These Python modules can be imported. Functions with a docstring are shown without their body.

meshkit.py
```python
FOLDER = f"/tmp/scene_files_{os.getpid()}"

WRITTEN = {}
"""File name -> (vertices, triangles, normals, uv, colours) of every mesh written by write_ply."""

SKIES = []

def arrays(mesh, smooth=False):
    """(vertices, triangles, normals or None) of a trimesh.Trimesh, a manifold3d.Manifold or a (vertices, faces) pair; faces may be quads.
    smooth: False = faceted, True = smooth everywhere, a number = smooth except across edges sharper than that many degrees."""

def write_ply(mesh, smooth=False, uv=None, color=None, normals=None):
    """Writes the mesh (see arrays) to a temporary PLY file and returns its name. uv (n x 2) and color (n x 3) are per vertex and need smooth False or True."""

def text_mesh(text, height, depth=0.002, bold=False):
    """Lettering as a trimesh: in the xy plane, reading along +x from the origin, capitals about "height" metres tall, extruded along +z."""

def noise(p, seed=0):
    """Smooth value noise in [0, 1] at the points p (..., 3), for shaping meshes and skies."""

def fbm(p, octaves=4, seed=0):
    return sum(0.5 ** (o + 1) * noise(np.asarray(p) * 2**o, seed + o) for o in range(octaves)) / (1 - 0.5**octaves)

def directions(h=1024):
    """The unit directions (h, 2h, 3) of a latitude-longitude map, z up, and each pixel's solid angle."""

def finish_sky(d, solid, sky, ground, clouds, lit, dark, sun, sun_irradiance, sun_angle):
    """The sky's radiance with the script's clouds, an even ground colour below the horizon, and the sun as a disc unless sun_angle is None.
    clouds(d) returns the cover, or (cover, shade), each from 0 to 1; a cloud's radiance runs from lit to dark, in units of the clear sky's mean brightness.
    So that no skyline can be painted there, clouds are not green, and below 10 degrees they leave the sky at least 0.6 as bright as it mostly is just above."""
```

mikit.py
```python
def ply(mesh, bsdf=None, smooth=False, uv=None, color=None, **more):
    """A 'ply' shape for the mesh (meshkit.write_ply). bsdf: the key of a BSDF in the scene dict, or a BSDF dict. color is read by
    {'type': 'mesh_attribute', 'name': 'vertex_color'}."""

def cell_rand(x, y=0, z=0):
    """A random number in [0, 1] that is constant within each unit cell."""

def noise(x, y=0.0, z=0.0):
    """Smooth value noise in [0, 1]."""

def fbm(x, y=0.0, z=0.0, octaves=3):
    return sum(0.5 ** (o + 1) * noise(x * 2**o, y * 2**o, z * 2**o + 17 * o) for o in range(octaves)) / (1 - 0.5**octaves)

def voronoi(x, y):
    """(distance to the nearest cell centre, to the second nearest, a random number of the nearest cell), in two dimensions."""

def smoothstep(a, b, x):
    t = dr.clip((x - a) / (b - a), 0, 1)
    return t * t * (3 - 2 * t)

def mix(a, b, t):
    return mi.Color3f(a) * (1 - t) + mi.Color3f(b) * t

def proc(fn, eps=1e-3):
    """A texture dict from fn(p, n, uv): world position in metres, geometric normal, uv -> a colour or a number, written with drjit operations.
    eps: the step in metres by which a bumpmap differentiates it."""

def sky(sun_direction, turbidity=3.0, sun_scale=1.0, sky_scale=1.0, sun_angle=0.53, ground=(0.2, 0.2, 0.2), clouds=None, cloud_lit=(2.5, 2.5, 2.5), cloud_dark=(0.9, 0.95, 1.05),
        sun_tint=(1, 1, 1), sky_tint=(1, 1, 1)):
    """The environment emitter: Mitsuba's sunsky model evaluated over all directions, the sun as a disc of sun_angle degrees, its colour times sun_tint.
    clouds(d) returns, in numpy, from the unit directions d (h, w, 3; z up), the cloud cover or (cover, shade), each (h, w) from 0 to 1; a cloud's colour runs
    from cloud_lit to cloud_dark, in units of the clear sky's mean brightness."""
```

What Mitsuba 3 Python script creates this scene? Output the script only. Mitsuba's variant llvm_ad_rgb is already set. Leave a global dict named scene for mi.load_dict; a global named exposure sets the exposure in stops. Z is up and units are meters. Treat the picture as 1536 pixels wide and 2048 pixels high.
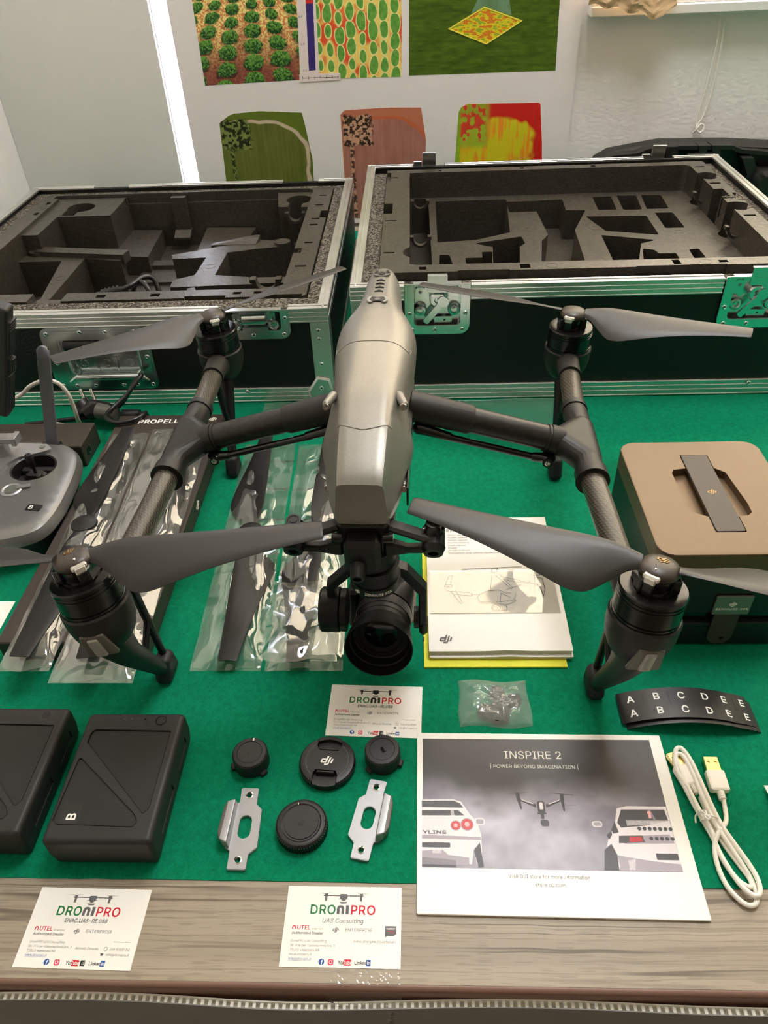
import math, random
import numpy as np, trimesh, drjit as dr, mitsuba as mi
import manifold3d as m3
from shapely.geometry import Polygon, LineString, Point, box as sbox
from shapely import affinity, union_all
import mikit, meshkit
from mikit import noise, fbm, voronoi, cell_rand, smoothstep, mix, proc

T4 = mi.ScalarTransform4f
scene, labels = {}, {}

# ---------------------------------------------------------------- camera, lights, exposure (z = 0 is the table top)
EYE = np.array([0.0, 0.0, 0.5728])
scene['camera'] = {'type': 'perspective', 'fov_axis': 'x', 'fov': math.degrees(2 * math.atan(768 / 1490.0)), 'near_clip': 0.02, 'far_clip': 50.0,
                   'to_world': T4().look_at(origin=EYE.tolist(), target=[-0.0438, 0.7673, 0.5728 - 0.6398], up=[0.0109, 0.6407, 0.7677])}
exposure = 1.2
ROOM = dict(x0=-0.84, x1=2.3, y0=-2.6, y1=1.70, z0=-0.76, z1=1.95)
CEILING_LIGHT = (8.8, 8.9, 9.1)      # ceiling panel over the rear half of the table
PAPER_GLOW = (2.3, 1.95, 1.45)        # daylight through brown paper stuck on the window
SLIT_GLOW = (7.5, 8.0, 9.5)           # bare daylight at the edge of the poster

# ---------------------------------------------------------------- helpers
M = m3.Manifold

def num(key):
    if key not in scene and key not in labels:
        return key
    k = 1
    while f'{key}_{k:03d}' in scene or f'{key}_{k:03d}' in labels:
        k += 1
    return f'{key}_{k:03d}'

def xf(mesh, mat):
    mat = np.asarray(mat, float)
    if isinstance(mesh, M):
        return mesh.transform(mat[:3])
    mesh = mesh.copy(); mesh.apply_transform(mat)
    return mesh

def mv(x=0, y=0, z=0):
    m = np.eye(4); m[:3, 3] = (x, y, z); return m

def rot(axis, deg):
    return trimesh.transformations.rotation_matrix(math.radians(deg), axis)

def rz(d): return rot([0, 0, 1], d)
def rx(d): return rot([1, 0, 0], d)
def ry(d): return rot([0, 1, 0], d)
def sc(x, y=None, z=None): return np.diag([x, x if y is None else y, x if z is None else z, 1.0])

def frame(p, z, x=(1, 0, 0)):
    """matrix that sends the local z axis to z (and x near x) at p"""
    z = np.asarray(z, float); z = z / np.linalg.norm(z)
    x = np.asarray(x, float); x = x - z * (x @ z); x = x / np.linalg.norm(x)
    m = np.eye(4); m[:3, 0], m[:3, 1], m[:3, 2], m[:3, 3] = x, np.cross(z, x), z, p
    return m

def tm(mesh):
    if isinstance(mesh, M):
        q = mesh.to_mesh()
        return trimesh.Trimesh(q.vert_properties[:, :3].astype(float), q.tri_verts, process=False)
    return mesh

def cat(*ms):
    ms = [tm(x) for x in ms]
    return trimesh.util.concatenate(ms) if len(ms) > 1 else ms[0]

def bx(x0, x1, y0, y1, z0, z1, c=0.0):
    if c <= 0:
        return M.cube([x1 - x0, y1 - y0, z1 - z0]).translate([x0, y0, z0])
    pts = []
    for x, sx in ((x0, 1), (x1, -1)):
        for y, sy in ((y0, 1), (y1, -1)):
            for z, sz in ((z0, 1), (z1, -1)):
                pts += [(x + sx * c, y + sy * c, z), (x + sx * c, y, z + sz * c), (x, y + sy * c, z + sz * c)]
    return M.hull_points(np.array(pts, float))

def rbox(x0, x1, y0, y1, z0, z1, r, n=16):
    s = M.sphere(r, n)
    return M.batch_hull([s.translate([x, y, z]) for x in (x0 + r, x1 - r) for y in (y0 + r, y1 - r) for z in (z0 + r, z1 - r)])

def polys(shape):
    return [g for g in getattr(shape, 'geoms', [shape]) if g.geom_type == 'Polygon' and g.area > 0]

def ex(shape, z0, z1):
    cs = []
    for g in polys(shape):
        cs.append(np.array(g.exterior.coords[:-1], float))
        cs += [np.array(i.coords[:-1], float) for i in g.interiors]
    return M.extrude(m3.CrossSection(cs, m3.FillRule.EvenOdd), z1 - z0).translate([0, 0, z0])

def exc(shape, z0, z1, c, bottom=False, steps=2):
    """extrusion of a convex outline with rounded top (and bottom) edges"""
    lay = []
    for k in range(steps + 1):
        a = math.pi / 2 * k / steps
        lay.append(ex(shape.buffer(-c * (1 - math.cos(a)) - 1e-7), z0 + (c * (1 - math.sin(a)) if bottom else 0), z1 - c * (1 - math.sin(a))))
    return M.batch_hull(lay)

def rrect(x0, x1, y0, y1, r, n=6):
    return sbox(x0 + r, y0 + r, x1 - r, y1 - r).buffer(r, quad_segs=n)

def circ(x, y, r, n=10):
    return Point(x, y).buffer(r, quad_segs=n)

def P2(*pts): return Polygon(pts)

def lathe(prof, n=40):
    return M.revolve(m3.CrossSection([np.array(prof, float)]), n)

def cyl(p0, p1, r0, r1=None, n=24):
    p0, p1 = np.asarray(p0, float), np.asarray(p1, float); d = p1 - p0
    c = M.cylinder(np.linalg.norm(d), r0, r0 if r1 is None else r1, n)
    return xf(c, frame(p0, d, (1, 0, 0) if abs(d[0]) < 0.9 * np.linalg.norm(d) else (0, 1, 0)))

def bone(p0, p1, r0, r1=None, n=14):
    return M.batch_hull([M.sphere(r0, n).translate(list(map(float, p0))), M.sphere(r0 if r1 is None else r1, n).translate(list(map(float, p1)))])

def hull(*ms): return M.batch_hull(list(ms))
def uni(*ms): return M.batch_boolean(list(ms), m3.OpType.Add)

def smooth_path(pts, n=8):
    """Catmull-Rom through pts"""
    p = np.asarray(pts, float); p = np.vstack([2 * p[0] - p[1], p, 2 * p[-1] - p[-2]])
    out = []
    for i in range(1, len(p) - 2):
        for t in np.arange(n) / n:
            out.append(0.5 * (2 * p[i] + (p[i + 1] - p[i - 1]) * t + (2 * p[i - 1] - 5 * p[i] + 4 * p[i + 1] - p[i + 2]) * t * t + (3 * p[i] - p[i - 1] - 3 * p[i + 1] + p[i + 2]) * t ** 3))
    return np.array(out + [p[-2]])

def loft(rings, cap=True):
    """rings (k, n, 3) of the same count -> closed mesh"""
    R = np.asarray(rings, float); k, n = R.shape[:2]
    f = []
    for i in range(k - 1):
        for j in range(n):
            a, b, c, d = i * n + j, i * n + (j + 1) % n, (i + 1) * n + (j + 1) % n, (i + 1) * n + j
            f += [(a, b, c), (a, c, d)]
    v = R.reshape(-1, 3)
    if cap:
        v = np.vstack([v, R[0].mean(0), R[-1].mean(0)])
        f += [(k * n, (j + 1) % n, j) for j in range(n)] + [(k * n + 1, (k - 1) * n + j, (k - 1) * n + (j + 1) % n) for j in range(n)]
    return trimesh.Trimesh(v, f, process=False)

def tube(path, r, n=10, cap=True):
    p = np.asarray(path, float); t = np.gradient(p, axis=0); t /= np.linalg.norm(t, axis=1, keepdims=True) + 1e-12
    u = np.cross(t[0], [0, 0, 1.0] if abs(t[0][2]) < 0.9 else [1.0, 0, 0]); u /= np.linalg.norm(u)
    r = np.broadcast_to(r, (len(p),)); rings = []
    for i in range(len(p)):
        u = u - t[i] * (u @ t[i]); u /= np.linalg.norm(u); w = np.cross(t[i], u)
        a = np.arange(n) * 2 * np.pi / n
        rings.append(p[i] + r[i] * (np.cos(a)[:, None] * u + np.sin(a)[:, None] * w))
    return loft(rings, cap)

def sheet(fn, nu, nv, thick=0.0):
    """grid surface fn(u, v) -> (x, y, z) arrays; thick > 0 closes it downwards"""
    u, v = np.meshgrid(np.linspace(0, 1, nu), np.linspace(0, 1, nv), indexing='ij')
    p = np.stack(fn(u, v), -1).reshape(-1, 3)
    i, j = np.meshgrid(np.arange(nu - 1), np.arange(nv - 1), indexing='ij')
    a = (i * nv + j).ravel(); b, c, d = a + nv, a + nv + 1, a + 1
    f = np.vstack([np.stack([a, b, c], 1), np.stack([a, c, d], 1)])
    if thick <= 0:
        return trimesh.Trimesh(p, f, process=False)
    n = len(p); q = p - [0, 0, thick]
    edge = np.concatenate([np.arange(nv - 1), [nv * k + nv - 1 for k in range(nu - 1)], [n - 1 - k for k in range(nv - 1)], [nv * (nu - 1 - k) for k in range(nu - 1)]])
    nxt = np.roll(edge, -1)
    f = np.vstack([f, f[:, ::-1] + n, np.stack([edge, edge + n, nxt + n], 1), np.stack([edge, nxt + n, nxt], 1)])
    return trimesh.Trimesh(np.vstack([p, q]), f, process=False)

def text(s, h, x=0, y=0, z=0, anchor='l', bold=False, depth=0.0002, sx=1.0, shear=0.0):
    t = meshkit.text_mesh(s, h, depth, bold); t = t.copy()
    w = t.bounds[1][0] - t.bounds[0][0]
    m = np.eye(4); m[0, 0] = sx; m[0, 1] = shear; t.apply_transform(m)
    t.apply_translation([x - {'l': 0, 'c': 0.5, 'r': 1}[anchor] * w * sx, y, z])
    return t

def drone_mark(h, x=0, y=0, z=0, anchor='l', depth=0.0002, shear=0.28):
    """the maker's slanted three-letter wordmark"""
    d = rrect(0, .86, 0, .60, .2).difference(rrect(.22, .64, .17, .43, .06)).union(sbox(.62, .1, .86, 1.0)).union(sbox(.4, .43, .8, .6))
    j = sbox(1.0, -.12, 1.22, .84).union(P2((.62, -.33), (1.08, -.33), (1.22, -.16), (1.22, 0), (1.0, 0), (1.0, -.14), (.66, -.14)))
    i = sbox(1.36, 0, 1.58, .60)
    g = union_all([d, j, i]); g = affinity.affine_transform(g, [h, shear * h, 0, h, 0, 0])
    b = g.bounds
    g = affinity.translate(g, x - (0 if anchor == 'l' else (b[0] + b[2]) / 2), y)
    return tm(ex(g, z, z + depth))

def bsdf(name, d, two=True):
    scene[name] = {'type': 'twosided', 'b': d} if two else d

def rgb(c): return {'type': 'rgb', 'value': list(c)}
def s2l(r, g, b): return tuple(((x / 255 + .055) / 1.055) ** 2.4 if x > 10 else x / 255 / 12.92 for x in (r, g, b))

def PR(name, color, rough=0.5, metal=0.0, spec=0.5, bump=None, bscale=1.0, **kw):
    d = {'type': 'principled', 'base_color': rgb(color) if isinstance(color, tuple) else color, 'roughness': rough if not callable(rough) else proc(rough), 'metallic': metal, 'specular': spec, **kw}
    if bump is not None:
        d = {'type': 'bumpmap', 'bsdf': d, 'tex': bump, 'scale': bscale}
    bsdf(name, d)

def thing(name, label, category, group=None):
    key = num(name); labels[key] = {'label': label, 'category': category}
    if group: labels[key]['group'] = group
    return key

def put(key, mesh, mat, smooth=30, **kw):
    scene[key] = mikit.ply(tm(mesh) if isinstance(mesh, M) else mesh, mat, smooth, **kw)
    return key

def part(parent, name, mesh, mat, smooth=30, label=None, **kw):
    key = num(parent + '__' + name)
    put(key, mesh, mat, smooth, **kw)
    if label: labels[key] = {'label': label}
    return key

def solo(name, label, category, mesh, mat, smooth=30, group=None, **kw):
    key = thing(name, label, category, group)
    put(key, mesh, mat, smooth, **kw)
    return key

def struct(name, mesh, mat, smooth=False, parent=None):
    key = num((parent + '__' if parent else '') + name)
    put(key, mesh, mat, smooth)
    if not parent: labels[key] = {'label': name.replace('_', ' ') + ' of the room', 'kind': 'structure'}
    return key

# ---------------------------------------------------------------- materials of the room
def wall_col(p, n, uv):
    t = fbm(p.x * 3, p.y * 3, p.z * 3, 3)
    return mix(s2l(224, 221, 219), s2l(232, 229, 227), t)
def wall_bump(p, n, uv): return fbm(p.x * 220, p.y * 220, p.z * 220, 2)
PR('m_wall', proc(wall_col), 0.75, spec=0.3, bump=proc(wall_bump, 5e-4), bscale=0.0006)
PR('m_wall_front', s2l(128, 122, 114), 0.8, spec=0.2)
PR('m_ceiling', s2l(228, 226, 222), 0.9, spec=0.2)
PR('m_floor', s2l(120, 112, 102), 0.6)
PR('m_sill', s2l(225, 224, 222), 0.45)
PR('m_white_plastic', s2l(232, 230, 224), 0.4)
def wood_col(p, n, uv):
    w = p.y + 0.0050 * (fbm(p.x * 3.5, p.y * 8, 3.1, 3) - .5) + 0.0010 * (noise(p.x * 40, p.y * 60) - .5)
    band = fbm(p.x * 1.4, w * 120, 7, 4)
    ring = dr.abs(noise(p.x * 1.6, w * 150, 5) - .5)
    line = smoothstep(.055, .012, ring) * smoothstep(.25, .6, noise(p.x * 9, w * 50, 2))
    ring2 = dr.abs(noise(p.x * 2.6, w * 330, 9) - .5)
    line2 = smoothstep(.09, .02, ring2) * .45
    pore = smoothstep(.62, .82, noise(p.x * 70, w * 1700, 1))
    c = mix(s2l(140, 129, 113), s2l(166, 154, 136), band)
    return mix(mix(mix(c, s2l(112, 101, 87), line2), s2l(88, 78, 66), line * .85), s2l(116, 104, 90), pore * .4)
PR('m_wood', proc(wood_col), 0.45, spec=0.4)
PR('m_edge_band', s2l(122, 92, 80), 0.45)
def felt_col(p, n, uv):
    t = fbm(p.x * 260, p.y * 260, 0, 3) * .55 + noise(p.x * 1600, p.y * 1600) * .45
    s = smoothstep(.50, .8, fbm(p.x * 8, p.y * 5, 4, 3))
    c = mix((.000, .128, .060), (.002, .235, .118), t)
    return mix(c, (.003, .205, .110), s * .35)
def felt_bump(p, n, uv): return noise(p.x * 1300, p.y * 1300, p.z * 900)
PR('m_felt', proc(felt_col), 0.85, spec=0.10, sheen=0.8, sheen_tint=1.0, bump=proc(felt_bump, 2e-4), bscale=0.00022)
PR('m_corrugated', s2l(122, 120, 116), 0.5)
PR('m_corrugated_edge', s2l(226, 224, 216), 0.6)
PR('m_flute_dark', s2l(214, 212, 204), 0.7)

R = ROOM
# ---------------------------------------------------------------- the room
struct('floor', bx(R['x0'] - .1, R['x1'] + .1, R['y0'] - .1, R['y1'] + .3, R['z0'] - .05, R['z0']), 'm_floor')
struct('ceiling', bx(R['x0'] - .1, R['x1'] + .1, R['y0'] - .1, R['y1'] + .3, R['z1'], R['z1'] + .05), 'm_ceiling')
# the back wall is pierced by the papered window and, left of the poster, by a narrow bare one
wall = bx(R['x0'] - .1, R['x1'] + .1, R['y1'], R['y1'] + .12, R['z0'], R['z1'])
wall = wall - bx(.334, 1.75, 1.6, 2, .398, 1.72) - bx(-.44, .30, 1.6, 2, .98, 1.72) - bx(-.4975, -.4610, 1.6, 2, .02, 1.72)
struct('wall_back', wall, 'm_wall')
struct('wall_left', bx(R['x0'] - .1, R['x0'], R['y0'], R['y1'], R['z0'], R['z1']), 'm_wall')
struct('wall_right', bx(R['x1'], R['x1'] + .1, R['y0'], R['y1'], R['z0'], R['z1']), 'm_wall')
struct('wall_front', bx(R['x0'], R['x1'], R['y0'] - .1, R['y0'], R['z0'], R['z1']), 'm_wall_front')
struct('trim_1', uni(bx(.334, 1.78, 1.664, 1.72, .3775, .3945, .002), bx(.334, 1.78, 1.672, 1.72, .3945, .4085, .0015)), 'm_sill')
glow = lambda c: {'type': 'area', 'radiance': rgb(c)}
def pane(name, x0, x1, z0, z1, y, c, mat):
    key = name
    v = np.array([(x0, y, z0), (x1, y, z0), (x1, y, z1), (x0, y, z1)], float)
    scene[key] = mikit.ply((v, np.array([(0, 1, 2), (0, 2, 3)])), mat, False, emitter=glow(c))
    labels[key] = {'label': 'daylit pane in the back wall', 'kind': 'structure'}
PR('m_pane', s2l(200, 190, 170), 0.5)
pane('window_1', .334, 1.75, .398, 1.72, 1.76, PAPER_GLOW, 'm_pane')
pane('window_2', -.44, .30, .98, 1.72, 1.76, PAPER_GLOW, 'm_pane')
pane('window_3', -.4975, -.4610, .02, 1.72, 1.80, SLIT_GLOW, 'm_pane')
for i, (cx, cy) in enumerate(((.35, 1.0),)):
    k = thing('ceiling_light', 'white ceiling panel lamp above the table', 'lamp')
    fr = bx(cx - .32, cx + .32, cy - .32, cy + .32, 1.925, 1.9505) - bx(cx - .3, cx + .3, cy - .3, cy + .3, 1.9, 1.94)
    part(k, 'frame', fr, 'm_white_plastic')
    v = np.array([(cx - .3, cy - .3, 1.932), (cx - .3, cy + .3, 1.932), (cx + .3, cy + .3, 1.932), (cx + .3, cy - .3, 1.932)], float)
    part(k, 'diffuser', (v, np.array([(0, 1, 2), (0, 2, 3)])), 'm_white_plastic', False, emitter=glow(CEILING_LIGHT))

# ---------------------------------------------------------------- table
t = thing('table', 'long wooden table with grey-brown grain under the green cloth', 'table')
part(t, 'tabletop', bx(-.82, 1.75, .1836, 1.685, -.026, -.0008, .0004), 'm_wood', label='grey-brown wood grain top')
part(t, 'edge_band', hull(cyl((-.82, .1832, -.0042), (1.75, .1832, -.0042), .0032, n=24), cyl((-.82, .1832, -.0215), (1.75, .1832, -.0215), .0032, n=24)), 'm_edge_band', label='brown rounded front edge')
PR('m_leg', s2l(60, 60, 60), 0.4, metal=0.6)
for lx, ly in ((-.76, .3), (1.68, .3), (-.76, 1.6), (1.68, 1.6)):
    part(t, 'leg', bx(lx - .02, lx + .02, ly - .02, ly + .02, -.76, -.026, .002), 'm_leg')
cloth = sheet(lambda u, v: (-.815 + 2.55 * u, .2505 + .0016 * np.sin(u * 9) + (1.405) * v + .0006 * meshkit.noise(np.stack([u * 180, v * 0, v * 0], -1)) * (v < .01), .0 + 0 * u), 420, 30, .0008)
solo('tablecloth', 'plain green cloth spread over the wooden table', 'tablecloth', cloth, 'm_felt', smooth=20)
# the fluted plastic sheet that hangs before the table edge, its open flutes upwards
k = thing('corrugated_sheet', 'grey fluted plastic sheet hanging along the front edge of the table', 'plastic sheet')
def front(x): return .1788 - .0016 * np.exp(-((x + .10) / .07) ** 2) + .0012 * np.sin(x * 21)
xs = np.linspace(-.42, .42, 121)
def ribbon(y0, y1, z0, z1):
    rings = [[(x, front(x) - y0, z0), (x, front(x) - y1, z0), (x, front(x) - y1, z1), (x, front(x) - y0, z1)] for x in xs]
    return loft(rings)
part(k, 'front_skin', ribbon(.0044, .0051, -.60, -.0135), 'm_corrugated', 40, 'dark grey front')
part(k, 'back_skin', ribbon(.0, .0008, -.60, -.0125), 'm_corrugated_edge', 40)
part(k, 'core', ribbon(.0008, .0044, -.60, -.0175), 'm_flute_dark', 40)
webs = []
for x in np.arange(-.33, .33, .0052):
    y = front(x); webs.append(bx(x, x + .0022, y - .0044, y - .0008, -.06, -.0140))
part(k, 'flute_web', cat(*webs), 'm_corrugated_edge', False); labels[k + '__flute_web'] = {'label': 'white webs between the open flutes', 'kind': 'stuff'}
# clear tape from the table over the sheet
PR('m_tape', (.55, .52, .46), 0.25, spec=0.7)
scene['m_clear_tape'] = {'type': 'thindielectric', 'int_ior': 1.6}
path = np.array([(.1932, .0004), (.1918, .0004), (.1905, .0004), (.1830, -.0002), (.1785, -.0100), (.1765, -.0125), (.1738, -.0128), (.1728, -.02), (.1728, -.030), (.1728, -.043)])
def tape(u, v):
    t_ = v * (len(path) - 1); i = np.minimum(t_.astype(int), len(path) - 2); f = t_ - i
    y = path[i, 0] * (1 - f) + path[i + 1, 0] * f; z = path[i, 1] * (1 - f) + path[i + 1, 1] * f
    w = meshkit.fbm(np.stack([u * 30, v * 44, 0 * u], -1), 2) * (.35 + .65 * u)
    return -.0655 + .051 * u + .0006 * np.sin(v * 30), y - .0003 * w, z + .0010 * w
solo('clear_tape', 'strip of clear wrinkled tape from the wooden tabletop over the fluted sheet', 'tape', sheet(tape, 90, 140), 'm_clear_tape', True)
# ---------------------------------------------------------------- flight cases
def alu_rough(p, n, uv): return .26 + .14 * noise(p.x * 30, p.y * 30, p.z * 500)
PR('m_alu', s2l(222, 224, 222), alu_rough, metal=0.95)
PR('m_steel', s2l(214, 222, 222), 0.2, metal=1.0)
PR('m_steel_dark', s2l(60, 62, 60), 0.35, metal=0.9)
def panel_bump(p, n, uv): return fbm(p.x * 420, p.y * 420, p.z * 420, 2)
PR('m_panel', s2l(20, 21, 20), 0.42, spec=0.4, bump=proc(panel_bump, 4e-4), bscale=0.0005)
PR('m_rubber', s2l(26, 26, 27), 0.5, spec=0.4)
def liner_col(p, n, uv):
    t = noise(p.x * 520, p.y * 520, p.z * 520) * .6 + noise(p.x * 1100, p.y * 1100, p.z * 1100) * .4
    return mix(s2l(46, 43, 39), s2l(122, 116, 106), smoothstep(.38, .72, t))
def liner_bump(p, n, uv): return noise(p.x * 480, p.y * 480, p.z * 480)
PR('m_liner', proc(liner_col), 0.95, spec=0.1, bump=proc(liner_bump, 4e-4), bscale=0.0012)
def epp_col(p, n, uv):
    b = noise(p.x * 330, p.y * 330, p.z * 330) * .6 + noise(p.x * 700, p.y * 700, p.z * 700) * .4
    return mix(s2l(35, 32, 28), s2l(60, 55, 47), b * .75 + .25 * fbm(p.x * 40, p.y * 40, p.z * 40, 2))
def epp_bump(p, n, uv): return noise(p.x * 420, p.y * 420, p.z * 420)
PR('m_epp', proc(epp_col), 0.36, spec=0.7, sheen=0.15, bump=proc(epp_bump, 4e-4), bscale=.0003)

def again(parent, name, d, mat):
    key = num(parent + '__' + name)
    scene[key] = {**d, 'to_world': T4(np.asarray(mat, float).tolist())}
    return key
_rv = lathe([(0, 0), (.0040, 0), (.0040, .0004), (.0034, .0013), (.0021, .0018), (.0016, .0010), (0, .0010)], 16)
RIVET = mikit.ply(tm(_rv), 'm_steel', 30)
_rh = lathe([(0, 0), (.0013, 0), (.0013, .0012), (0, .0012)], 10)
RIVET_HOLE = mikit.ply(tm(_rh), 'm_steel_dark', 30)
def rivet(parent, x, y, z, s=1.0):
    m = frame((x, y, z), (0, -1, 0)) @ sc(s)
    k = again(parent, 'rivet', RIVET, m); again(k, 'core', RIVET_HOLE, m)

def ribbed(a0, a1, z0, z1, y):
    """front trim between a0 and a1: flat strip with raised ridges"""
    h = z1 - z0
    ms = [bx(a0, a1, y - .0022, y + .001, z0, z1, .0006)]
    for f in (.04, .34, .62, .9):
        ms.append(bx(a0, a1, y - .0034, y - .0015, z0 + f * h, z0 + f * h + .0022, .0005))
    return cat(*ms)

def latch(t, x, y, z0, z1, w, hook=True, lever=True):
    """recessed butterfly latch; x is its left edge"""
    x1 = x + w; r = .013
    xm, zm = (x + x1) / 2, (z0 + z1) / 2
    out = union_all([rrect(x, x1, z0, z1 + r, r).intersection(sbox(x, z0, x1, z1))])
    m = .0125
    hole = rrect(x + m, x1 - m, z0 + m, z1 + r, .006).intersection(sbox(x, z0, x1, z1 - .0025))
    up = lambda mesh: xf(mesh, frame((0, y, 0), (0, -1, 0), (1, 0, 0)))      # local (x, z, out)
    flip = np.array([[1, 0, 0, 0], [0, 0, -1, 0], [0, 1, 0, 0], [0, 0, 0, 1.0]])   # (x, z, h) -> (x, -h, z)
    put_ = lambda mesh: xf(xf(mesh, flip), mv(0, y, 0))
    k = part(t, 'latch', put_(uni(ex(out.difference(hole), .0022, .0042), ex(out.difference(hole).buffer(-.0012), .004, .0046))), 'm_steel', 20)
    part(k, 'dish', put_(uni(ex(hole.buffer(.001), -.0085, -.0075), ex(hole.buffer(.0012).difference(hole), -.0085, .0035))), 'm_steel', 20)
    for sx in (-1, 1):
        cx, cz = xm + sx * w * .26, z0 + (z1 - z0) * .46
        lz_ = [(0, -.0075), (.0085, -.0075), (.0085, -.002), (.007, .0008), (.0045, .0012), (.0040, -.002), (.0022, -.002), (.0022, .0005), (0, .0005)]
        part(k, 'spring_cup', put_(xf(lathe(lz_, 24), mv(cx, cz, 0))), 'm_steel', 30)
        part(k, 'screw_tab', put_(ex(rrect(cx - .006, cx + .006, z1 - .019, z1 - .007, .003).difference(circ(cx, z1 - .013, .0022)), -.0075, -.0015)), 'm_steel', 20)
    if lever:
        part(k, 'barrel', put_(xf(lathe([(0, -.0075), (.0105, -.0075), (.0105, .001), (.0085, .003), (.004, .003), (.003, .001), (0, .001)], 28), mv(xm, zm + .012, 0))), 'm_steel', 30)
        lv = affinity.rotate(union_all([rrect(-.029, .012, -.0042, .0042, .003), rrect(.002, .016, -.0075, .0075, .006)]), 50, origin=(0, 0))
        part(k, 'lever', put_(ex(affinity.translate(lv, xm + .002, zm + .004), .0025, .0055)), 'm_steel', 20)
        part(k, 'keeper', put_(ex(rrect(xm - .004, xm + .020, z0 + .0135, z0 + .0225, .001).difference(circ(xm + .010, z0 + .018, .0015)), -.004, -.002)), 'm_steel', 20)
    else:
        part(k, 'barrel', xf(cyl((xm - .016, y - .001, z1 - .014), (xm + .016, y - .001, z1 - .014), .0072), np.eye(4)), 'm_steel', 30)
        part(k, 'keeper', put_(ex(rrect(xm - .018, xm + .018, z0 + .011, z0 + .017, .002), -.004, .003)), 'm_steel', 20)
    if hook:
        part(k, 'hook', cat(bx(xm - .013, xm + .013, y - .0042, y - .0028, z1 - .012, z1 + .0115, .0004), bx(xm - .013, xm + .013, y - .0042, y + .0022, z1 + .0095, z1 + .0118, .0008)), 'm_steel', 20)
    for px_, pz in ((x + .006, z0 + .030), (x1 - .006, z0 + .030), (x + .010, z0 + .0065), (x1 - .0095, z0 + .0065), (xm - .003, z0 + .0062)) if w > .07 else ((x + .006, z0 + .018), (x1 - .006, z0 + .018)):
        rivet(k, px_, y - .0040, pz, .85)

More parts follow.
